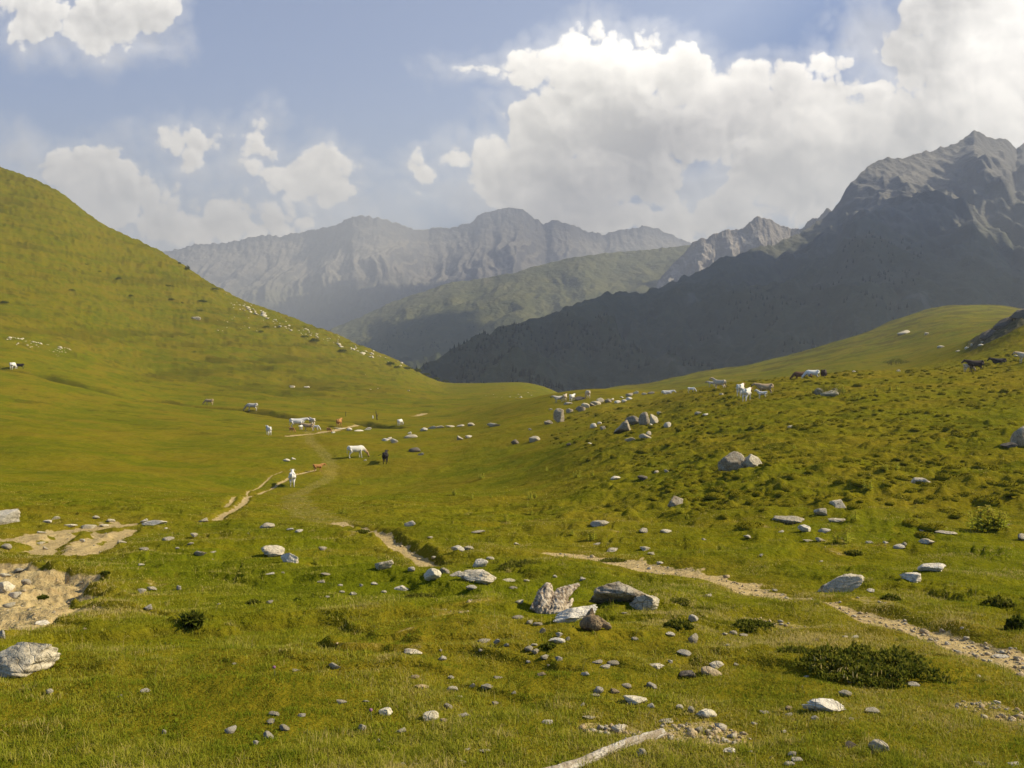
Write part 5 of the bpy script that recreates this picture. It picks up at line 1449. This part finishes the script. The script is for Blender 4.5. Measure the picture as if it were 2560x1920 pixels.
def build_tussocks():
    rng = np.random.default_rng(77)
    var = [tussock_combined(s) for s in range(7)]
    cand = []
    tries = 0
    while len(cand) < 1500 and tries < 60000:
        tries += 1
        px = rng.uniform(1380, 2640); d = 1 / rng.uniform(1 / 118.0, 1 / 23.0) if rng.random() < .45 else rng.uniform(30, 112)
        t = float(unproj(px, 1050)[0])
        X, Y = t * d, d
        if fbm(np.array([X / 6]), np.array([Y / 7]), 201, 2)[0] < -0.30: continue
        edge = 1380 + (1 - min(1, max(0, (d - 22) / 60))) * 330
        if px < edge: continue
        r = float(np.clip(rng.gamma(4, 0.035), 0.08, 0.34)) * (0.75 + d / 160)
        if any((X - a) ** 2 + (Y - b) ** 2 < (r + c) ** 2 * 1.5 for a, b, c in cand[-400:]): continue
        cand.append((X, Y, r))
    extra = []
    for reg, x, y, w in (('R9', 1865, 135, 165), ('R9', 1630, 185, 120), ('R9', 1690, 205, 90), ('R9', 1480, 215, 95), ('R9', 1545, 275, 120), ('R9', 1100, 160, 100), ('R9', 1975, 35, 110), ('R9', 500, 275, 130), ('R9', 1420, 250, 110), ('R9', 1500, 325, 110),
                        ('R9', 540, 85, 70), ('R9', 345, 135, 70), ('R9', 580, 175, 50), ('R9', 345, 215, 60), ('R9', 200, 120, 80), ('R9', 720, 155, 70), ('R9', 900, 120, 60), ('R9', 1930, 260, 110), ('R9', 2040, 70, 80),
                        ('R5', 1795, 950, 130), ('R5', 1045, 1150, 110), ('R5', 1105, 1185, 80), ('R5', 870, 790, 75), ('R5', 1055, 768, 75), ('R5', 1300, 1005, 65), ('R5', 1370, 1095, 80), ('R5', 1870, 920, 80), ('R5', 1955, 925, 70), ('R5', 1875, 1030, 120), ('R5', 1860, 1080, 150), ('R5', 2010, 1040, 100), ('R5', 1640, 990, 90), ('R5', 1690, 1035, 80)):
        px, py, s = at(reg, x, y); h = hit(px, py, ground_z)
        extra.append((h[0], h[1], w * s * h[1] / F / 2))
    cand.sort(key=lambda c: -c[2] / c[1])
    first = extra + cand[:300 - len(extra)]
    for i, (X, Y, r) in enumerate(first):
        o = link('grass_tussock', var[i % 7], None, 'olive brown grass tussock on the hummocky slope', 'grass tussock', 'grass tussocks on the hummocky slope')
        z = float(ground_z(np.array([X / Y]), np.array([Y]))[0])
        o.location = (X, Y, z - 0.05 * r)
        o.scale = (r * rng.uniform(.9, 1.3), r * rng.uniform(.8, 1.1), r * rng.uniform(.65, 1.0))
        o.rotation_euler = (0, 0, rng.uniform(0, 6.28))
    V = []; Q = []; A = []; off = 0
    rest = cand[300 - len(extra):]
    for i, (X, Y, r) in enumerate(rest):
        me = var[i % 7]; v = coords(me)
        a = rng.uniform(0, 6.28); c, s = math.cos(a), math.sin(a)
        z = float(ground_z(np.array([X / Y]), np.array([Y]))[0])
        v = np.stack([(v[:, 0] * c - v[:, 1] * s) * r * 1.15, (v[:, 0] * s + v[:, 1] * c) * r, v[:, 2] * r * .9], -1) + np.array([X, Y, z - .05 * r])
        q = np.empty(len(me.polygons) * 3, np.int32); me.polygons.foreach_get('vertices', q)
        tn = np.empty(len(v), np.float32); me.attributes['tint'].data.foreach_get('value', tn)
        V.append(v); Q.append(q.reshape(-1, 3) + off); A.append(tn); off += len(v)
    me = bpy.data.meshes.new('tussock_grass'); fill_mesh(me, np.concatenate(V), np.concatenate(Q), True, dict(tint=np.concatenate(A))); me.materials.append(M_TUSS)
    link('tussock_grass', me, None, kind='stuff')


build_tussocks()


def leafy(seed, n, size, spread, mat, name, zfun=None, tmean=.35, dome=True):
    """crown of many small leaf faces through a low dome (unit sizes in metres)"""
    rng = np.random.default_rng(seed)
    a = rng.uniform(0, 6.283, n); rr = np.sqrt(rng.random(n))
    rr = rr * (0.82 + 0.45 * perlin(np.cos(a) * 1.7 + seed, np.sin(a) * 1.7, seed) + 0.10 * rng.normal(size=n) * (rng.random(n) < .3))
    x = rr * np.cos(a) * spread[0]; y = rr * np.sin(a) * spread[1]
    top = spread[2] * np.sqrt(np.clip(1 - rr**2, 0.02, 1)) * (0.75 + 0.5 * fbm(x / spread[0] * 3.5 + seed, y / spread[1] * 3.5, seed, 3))
    z = top * rng.uniform(0.25, 1.0, n) ** 0.6
    base = np.stack([x, y, z], -1)
    return blades(base, rng.uniform(.6, 1.3, n) * size, rng.uniform(.35, .6, n) * size, rng.uniform(.2, 1.3, n), rng.uniform(0, 6.283, n), np.clip(rng.normal(tmean, .22, n) + 0.2 * (z / spread[2] - .5), 0, 1), name, mat)


def bark(name, pieces):
    me = mesh_from(name, pieces); me.materials.append(M_BARK); return me


M_BARK = material('brown_stems', 0.9, 0.1)[0]; M_BARK.node_tree.nodes['Principled BSDF'].inputs['Base Color'].default_value = (0.09, 0.06, 0.035, 1)


def build_shrubs():
    # region, x, base y, w, h, label
    L = [('R9', 1185, 1190, 980, 215, 2600, 'wide dark low shrub mat with tan seed heads beside the gravelly trail', 'low_shrub', .36),
         ('R9', 2035, 870, 150, 125, 700, 'dark shrub cut by the right edge above the trail', 'low_shrub', .2),
         ('R9', 1305, 695, 130, 62, 420, 'small dark shrub below the white rock pair', 'low_shrub', .2),
         ('R9', 1930, 735, 190, 95, 600, 'loose green shrub left of the dark edge shrub', 'low_shrub', .42),
         ('R9', 1095, 440, 120, 46, 320, 'green herb clump behind the long grey rock', 'low_shrub', .5),
         ('R9', 510, 860, 260, 62, 500, 'dark heather strip beside the bare scuff left of the trail', 'low_shrub', .25),
         ('R9', 760, 1000, 200, 46, 420, 'dark grass clump between the trail and the wide shrub', 'low_shrub', .35),
         ('R9', 80, 850, 150, 60, 420, 'dark herb clump below the two white trail stones', 'low_shrub', .35),
         ('R7', 1182, 798, 118, 62, 170, 'dark rush tuft alone in the open turf', 'rush_tuft', .22),
         ('R7', 262, 612, 90, 40, 160, 'dark dead root clump on the lip of the eroded bank', 'low_shrub', .1),
         ('R7', 645, 472, 60, 30, 160, 'small dark clump on the worn turf right of the eroded bank', 'low_shrub', .1),
         ('R7', 1560, 640, 90, 40, 200, 'small dark clump beside a pale stone in worn turf', 'low_shrub', .2),
         ('R8', 110, 205, 120, 45, 300, 'brown tuft on the bend of the narrow dirt trail', 'low_shrub', .3),
         ('R8', 1090, 415, 300, 75, 700, 'long grassy hummock with dark underside behind the stumps', 'low_shrub', .5),
         ('R8', 1660, 385, 200, 45, 420, 'dark grassy lip behind the worn trail start', 'low_shrub', .4),
         ('R8', 1250, 930, 110, 50, 280, 'dark herb clump in front of the small white stones', 'low_shrub', .3),
         ('R8', 470, 600, 240, 40, 360, 'flattened brown tuft below the wedge-shaped rocks', 'low_shrub', .5),
         ('R8', 2060, 640, 160, 50, 300, 'grass tuft on the trail bank behind the layered slab', 'low_shrub', .5),
         ('R6', 700, 925, 330, 110, 700, 'green plant growth around the overgrown rock heap', 'low_shrub', .55),
         ('R6', 1200, 672, 260, 60, 500, 'dark low shrub patch on the middle slope', 'low_shrub', .25)]
    for i, (reg, x, y, w, h, n, lab, nm, tm) in enumerate(L):
        px, py, s = at(reg, x, y); G = hit(px, py, ground_z); q = G[1] / F
        W_ = w * s * q / 2; H_ = h * s * q
        dep = min(W_ * .8, H_ * 1.6 if nm == 'low_shrub' else W_)
        slope = (py - 860) / F
        Hh = max(H_ * 0.55, H_ - 2 * dep * slope)
        d = G[1] + dep * .8; t = G[0] / G[1]
        z = float(ground_z(np.array([t]), np.array([d]))[0])
        root = bpy.data.objects.new(nm, None); COL.objects.link(root); root.location = (t * d, d, z - .02)
        root['label'] = lab; root['category'] = 'shrub' if nm == 'low_shrub' else 'rush tuft'; root['group'] = 'shrubs and tufts in the meadow'
        sz = max(0.035, 2.2 * q) if nm == 'low_shrub' else 0.11
        me = leafy(900 + i, int(n * 1.8), sz, (W_, dep, Hh), M_SHRUB, 'foliage', tmean=tm + .26 if i == 0 else tm if 'right edge' in lab else min(.72, tm + .25))
        link('foliage', me, None, parent=root)
        rng = np.random.default_rng(i)
        st = []
        for _ in range(9):
            a, r_ = rng.uniform(0, 6.28), rng.uniform(.1, .8)
            b = np.array([r_ * W_ * math.cos(a) * .6, r_ * dep * math.sin(a) * .6, -.03])
            st.append(tube([b, b * 1.15 + np.array([0, 0, Hh * .5]), b * 1.35 + np.array([0, 0, Hh * .85])], [.006 + sz * .1, .005 + sz * .07, .003], 6))
        link('stems', bark('stems', st), parent=root)
        if i == 0:
            rngh = np.random.default_rng(4); k = 60
            bs = np.stack([rngh.uniform(-1, 0.1, k) * W_ * .85, rngh.uniform(-.8, .5, k) * dep, np.full(k, Hh * .5)], -1)
            me = blades(bs, rngh.uniform(.025, .055, k), np.full(k, .012), rngh.uniform(0, 1, k), rngh.uniform(0, 6.28, k), np.full(k, 1.0), 'seed_heads', M_GRASS)
            link('seed_heads', me, None, parent=root, kind='stuff')
    # junipers on the hillside and its skyline
    src = None
    spots = [('R1', 810, 1168, 26, 22, 'dark round shrub standing out on the left hill skyline'), ('R1', 775, 1142, 18, 12, 'smaller dark shrub just above the round skyline shrub'),
             ('H1', 1030, 345, 60, 26, None), ('H1', 1130, 490, 50, 20, None), ('H1', 620, 440, 60, 22, None), ('H1', 40, 550, 80, 34, None), ('H1', 860, 280, 40, 14, None), ('H1', 740, 215, 50, 14, None), ('H1', 1450, 400, 90, 18, None), ('H1', 1480, 520, 60, 26, None),
             ('H1', 1570, 545, 40, 16, None), ('H1', 1760, 540, 80, 26, None), ('H1', 1720, 615, 80, 18, None), ('H1', 1680, 970, 40, 14, None), ('H2', 1420, 1310, 110, 40, None), ('H2', 1680, 1400, 110, 34, None), ('H2', 1330, 1270, 90, 22, None), ('H2', 930, 1220, 60, 20, None),
             ('H2', 980, 1180, 80, 22, None), ('H2', 2120, 1515, 70, 28, None), ('H2', 500, 830, 90, 22, None), ('H2', 380, 945, 80, 28, None),
             ('R4', 1190, 42, 90, 30, None), ('R4', 1320, 75, 90, 30, None), ('R4', 1400, 95, 90, 32, None), ('R4', 1470, 118, 80, 28, None), ('R4', 1550, 145, 80, 26, None), ('R4', 1620, 172, 70, 22, None), ('R4', 1240, 65, 60, 22, None)]
    mes = [leafy(950 + k, 420, .16, (1, 1, .75), M_SHRUB, 'juniper', tmean=.15) for k in range(4)]
    for i, (reg, x, y, w, h, lab) in enumerate(spots):
        px, py, s = at(reg, x, y); G = hit(px, py, ground_z, 90); q = G[1] / F
        o = link('juniper_shrub', mes[i % 4], None, lab or 'low dark juniper shrub on the green hillside', 'shrub', 'juniper shrubs on the left hillside')
        o.location = (G[0], G[1], G[2] - .05); o.scale = (w * s * q / 2, w * s * q / 2, h * s * q * 1.25); o.rotation_euler = (0, 0, i * 1.3)


build_shrubs()


def build_herbs():
    """tall yellow flowered mountain herbs: stem, paired broad leaves, flower whorls"""
    rng = np.random.default_rng(31)
    def leaf(c, az, L, w, lift):
        h = np.array([math.cos(az), math.sin(az), 0]); sd = np.array([-math.sin(az), math.cos(az), 0]); u = np.array([0, 0, 1.0])
        b = np.array(c); m1 = b + h * L * .45 + u * L * lift; tip = b + h * L + u * L * (lift - .12)
        V = np.array([b, m1 - sd * w, m1 - u * w * .25, m1 + sd * w, tip])
        return V, np.array([[0, 1, 2], [0, 2, 3], [1, 4, 2], [2, 4, 3]])
    kits = []
    for k in range(4):
        lv = []; fl = []; st = []
        ns = 3 + k % 3
        for s_ in range(ns):
            bx, by = rng.normal(0, .13, 2); tx, ty = bx * 1.5 + rng.normal(0, .05), by * 1.5; H_ = rng.uniform(.75, 1.05)
            st.append(tube([(bx, by, -.03), ((bx + tx) / 2, (by + ty) / 2, H_ * .5), (tx, ty, H_)], [.014, .011, .007], 6))
            for j in range(9):
                z = .03 + j / 9 * H_ * .92; f_ = j / 9
                for side in (0, math.pi):
                    az = j * 1.57 + side + rng.normal(0, .2); L = (.42 - .27 * f_) * rng.uniform(.8, 1.2)
                    lv.append(leaf((bx + (tx - bx) * f_, by + (ty - by) * f_, z), az, L, L * .27, .35))
                if j > 4:
                    for _ in range(5):
                        az = rng.uniform(0, 6.28); fl.append(leaf((bx + (tx - bx) * f_, by + (ty - by) * f_, z + .03), az, .11, .04, .8))
        def pack(pc, nm, mat, lo, hi):
            V = np.concatenate([p[0] for p in pc]); Fq = np.concatenate([p[1] + i * 5 for i, p in enumerate(pc)])
            me = bpy.data.meshes.new(nm); fill_mesh(me, V, Fq, False, dict(tint=np.repeat(rng.uniform(lo, hi, len(pc)), 5))); me.materials.append(mat); return me
        me_s = mesh_from('stem', st); me_s.materials.append(M_HERBSTEM)
        kits.append((me_s, pack(lv, 'leaves', M_HERB, .1, .9), pack(fl, 'flower_whorls', M_FLOWER, 0, 1)))
    spots = [('R5', 205, 1278, 66), ('R5', 400, 1100, 66), ('R5', 440, 1090, 50), ('R5', 400, 1225, 52), ('R5', 370, 1160, 40), ('R5', 760, 928, 62), ('R5', 885, 915, 46), ('R5', 530, 878, 38), ('R5', 890, 1430, 100), ('R5', 1580, 1212, 60), ('R5', 1630, 1260, 46), ('R5', 10, 942, 46),
             ('R5', 85, 1090, 40), ('R5', 730, 1385, 50), ('R4', 1700, 1068, 56), ('R4', 810, 1215, 60), ('R4', 1830, 1100, 46), ('R4', 1905, 938, 46), ('R4', 600, 1612, 70), ('R4', 950, 985, 50), ('R9', 1860, 300, 175), ('R9', 1810, 290, 110), ('R9', 1920, 285, 120), ('R9', 1045, 365, 100), ('R9', 985, 370, 70), ('R9', 1100, 230, 60),
             ('R9', 330, 400, 40), ('R6', 770, 895, 70), ('R6', 540, 905, 50), ('R6', 490, 915, 40), ('R6', 1150, 872, 40), ('R6', 1215, 868, 40), ('R6', 860, 948, 36), ('R6', 900, 945, 32), ('R6', 1110, 1512, 60), ('R6', 1205, 1500, 60), ('R6', 1035, 885, 45), ('R6', 400, 1335, 44), ('R6', 745, 880, 60), ('R9', 1180, 60, 60)]
    lm = {'R9': 'right of the trail'}
    for i, (reg, x, y, h) in enumerate(spots):
        px, py, s = at(reg, x, y); G = hit(px, py, ground_z); sc = h * s * G[1] / F / 1.0
        root = bpy.data.objects.new('flowering_herb', None); COL.objects.link(root)
        root.location = (G[0], G[1], G[2]); root.scale = (sc,) * 3; root.rotation_euler = (0, 0, i * 2.1)
        root['category'] = 'plant'; root['group'] = 'tall yellow-green herbs on the right slope'
        describe(root, px, py, 'herb', 'tall yellow-flowered' if h > 90 else 'yellow-green leafy' if h > 55 else 'small yellow-green', 10)
        k = kits[i % 4]
        link('stem', k[0], None, parent=root); link('leaves', k[1], None, parent=root, kind='stuff'); link('flower_whorls', k[2], None, parent=root, kind='stuff')
    # thistle heads
    Mp = material('thistle_pink', 0.8, 0.1)[0]; Mp.node_tree.nodes['Principled BSDF'].inputs['Base Color'].default_value = (0.27, 0.12, 0.19, 1)
    for reg, x, y, lab in (('R7', 1685, 1085, 'single pink thistle head left of the cream stone'), ('R8', 165, 1355, 'tiny purple thistle head left of the cream grey stone')):
        px, py, s = at(reg, x, y); G = hit(px, py, ground_z)
        root = bpy.data.objects.new('thistle', None); COL.objects.link(root); root.location = G; root['label'] = lab; root['category'] = 'thistle'
        st = mesh_from('stem', [tube([(0, 0, -.01), (.004, 0, .03), (0, 0, .06)], [.003, .003, .0025], 6)]); st.materials.append(M_HERBSTEM); link('stem', st, None, parent=root)
        v, f = ICO[2]; v = v * np.array([.012, .012, .011]) * (1 + .15 * n3(v, 6, 3, 2))[:, None] + np.array([0, 0, .07])
        link('flower_head', mesh_from('flower_head', [(v, f)]), Mp, parent=root)


M_HERBSTEM = material('herb_stem', 0.8, 0.1)[0]; M_HERBSTEM.node_tree.nodes['Principled BSDF'].inputs['Base Color'].default_value = (0.16, 0.17, 0.05, 1)
build_herbs()
finish_labels()


# ------------------------------------------------------------------ short grazed turf
def build_grass():
    rng = np.random.default_rng(12)
    n = 620000
    u = rng.random(n)
    d = 1 / (1 / 4.0 + u * (1 / 60.0 - 1 / 4.0)); t = rng.uniform(-0.66, 0.66, n)
    z, dirt, dry, dark, oc = surface(t, d)
    X, Y = t * d, d
    keep = (dirt + 0.35 * rng.normal(size=n) < 0.42)
    t, d, z, dry, X, Y = t[keep], d[keep], z[keep], dry[keep], X[keep], Y[keep]
    n = len(t)
    patch = fbm(X / 1.2, Y / 1.2, 301, 3); big = fbm(X / 5, Y / 5, 305, 2); tuf = fbm(X / .22, Y / .22, 307, 2)
    L = (0.013 + 0.020 * np.clip(patch + .4, 0, 1.4) + 0.02 * np.clip(tuf, 0, 1)) * rng.uniform(.6, 1.4, n)
    tall = rng.random(n) < 0.007 * (1 + np.clip(patch, 0, 1))
    herb = (rng.random(n) < 0.05) & (fbm(X / .5, Y / .5, 309, 2) > .25)
    L = np.where(tall, rng.uniform(.07, .16, n), L)
    w = np.maximum(0.0035, d * 0.00048) * rng.uniform(.7, 1.4, n)
    w = np.where(tall, w * .6, w)
    w = np.where(herb, np.maximum(w, .011), w); L = np.where(herb, .03, L)
    L = np.maximum(L, w * 1.2)
    tint = np.clip(0.38 + 0.40 * patch + 0.34 * big - 0.25 * tuf + 0.30 * dry + rng.normal(0, .17, n), 0, 1)
    tint = np.where(tall, np.clip(tint + .35, 0, 1), tint)
    # longer tufts here and there
    nt_ = 1500
    td = 1 / rng.uniform(1 / 32.0, 1 / 4.2, nt_); tx = rng.uniform(-.64, .64, nt_) * td
    ok = fbm(tx / 3.0, td / 3.0, 311, 2) > -.05
    td, tx = td[ok], tx[ok]; k = 34
    bx = np.repeat(tx, k) + rng.normal(0, .035, len(tx) * k) * np.repeat(rng.uniform(.6, 2.2, len(tx)), k); by = np.repeat(td, k) + rng.normal(0, .035, len(tx) * k)
    bz, bd, _, _, _ = surface(bx / by, by); g = bd < .3
    bx, by, bz = bx[g], by[g], bz[g]; m = len(bx)
    tl = np.repeat(rng.uniform(.035, .085, len(tx)), k)[g] * rng.uniform(.6, 1.3, m); tt_ = np.repeat(rng.uniform(.0, .85, len(tx)), k)[g]
    X = np.concatenate([X, bx]); Y = np.concatenate([Y, by]); z = np.concatenate([z, bz]); L = np.concatenate([L, tl]); w = np.concatenate([w, np.maximum(.0035, by * .0004)]); tint = np.clip(np.concatenate([tint, tt_ + rng.normal(0, .1, m)]), 0, 1); n = len(X)
    me = blades(np.stack([X, Y, z - .003], -1), L, w, np.abs(rng.normal(.75, .35, n)), rng.uniform(0, 6.283, n), tint, 'grass', M_GRASS)
    link('grass', me, None, kind='stuff')


build_grass()


# ------------------------------------------------------------------ conifers on the shaded mountain: a far wood
def build_forest():
    rng = np.random.default_rng(21)
    rows, cols = DARKV.shape[:2]
    P = []
    for _ in range(16000):
        i = rng.integers(23, rows - 1); j = rng.integers(0, cols)
        p = DARKV[i, j]; px = 1280 + p[0] / p[1] * F
        dens = fbm(np.array([p[0] / 160]), np.array([p[1] / 160]), 401, 3)[0]
        up = (i - 23) / (rows - 23)
        if px < 960 or px > 2300: continue
        lim = 0.12 + 0.45 * sstep(1250, 1700, px)
        if up < lim and not (px < 1330 and rng.random() < .5): continue
        if dens < 0.10: continue
        P.append(p)
    rows, cols = MIDV.shape[:2]
    for _ in range(5000):
        i = rng.integers(60, rows - 1); j = rng.integers(0, cols); p = MIDV[i, j]; px = 1280 + p[0] / p[1] * F
        if px > 1320 or (i - 23) / (rows - 23) < .35 + .3 * sstep(900, 1300, px): continue
        if fbm(np.array([p[0] / 120]), np.array([p[1] / 160]), 405, 3)[0] < .05: continue
        P.append(p)
    P = np.array(P)
    n = len(P); h = rng.uniform(3.5, 7.5, n); r = h * rng.uniform(.18, .26, n)
    k = 6; th = np.linspace(0, 6.283, k, endpoint=False)
    ring = np.stack([np.cos(th), np.sin(th), np.zeros(k)], -1)
    tpl = np.concatenate([ring * .55 + [0, 0, 0.02], ring * np.array([1, 1, 1]) + [0, 0, .16], ring * .55 + [0, 0, .55], [[0, 0, 1.0]]])
    q = [[a * k + j, a * k + (j + 1) % k, (a + 1) * k + (j + 1) % k] for a in range(2) for j in range(k)] + [[a * k + j, (a + 1) * k + (j + 1) % k, (a + 1) * k + j] for a in range(2) for j in range(k)] + [[2 * k + j, 2 * k + (j + 1) % k, 3 * k] for j in range(k)]
    V = tpl[None] * np.stack([r, r, h], -1)[:, None, :] * (1 + rng.normal(0, .1, (n, len(tpl), 1))) + P[:, None, :] - np.array([0, 0, .6])
    Q = np.array(q)[None] + (np.arange(n) * len(tpl))[:, None, None]
    m = material('conifer_green', 0.95, 0.05)[0]; m.node_tree.nodes['Principled BSDF'].inputs['Base Color'].default_value = (0.022, 0.032, 0.015, 1)
    me = bpy.data.meshes.new('forest'); fill_mesh(me, V.reshape(-1, 3), Q.reshape(-1, 3), False)
    link('forest', me, m, kind='stuff')


build_forest()
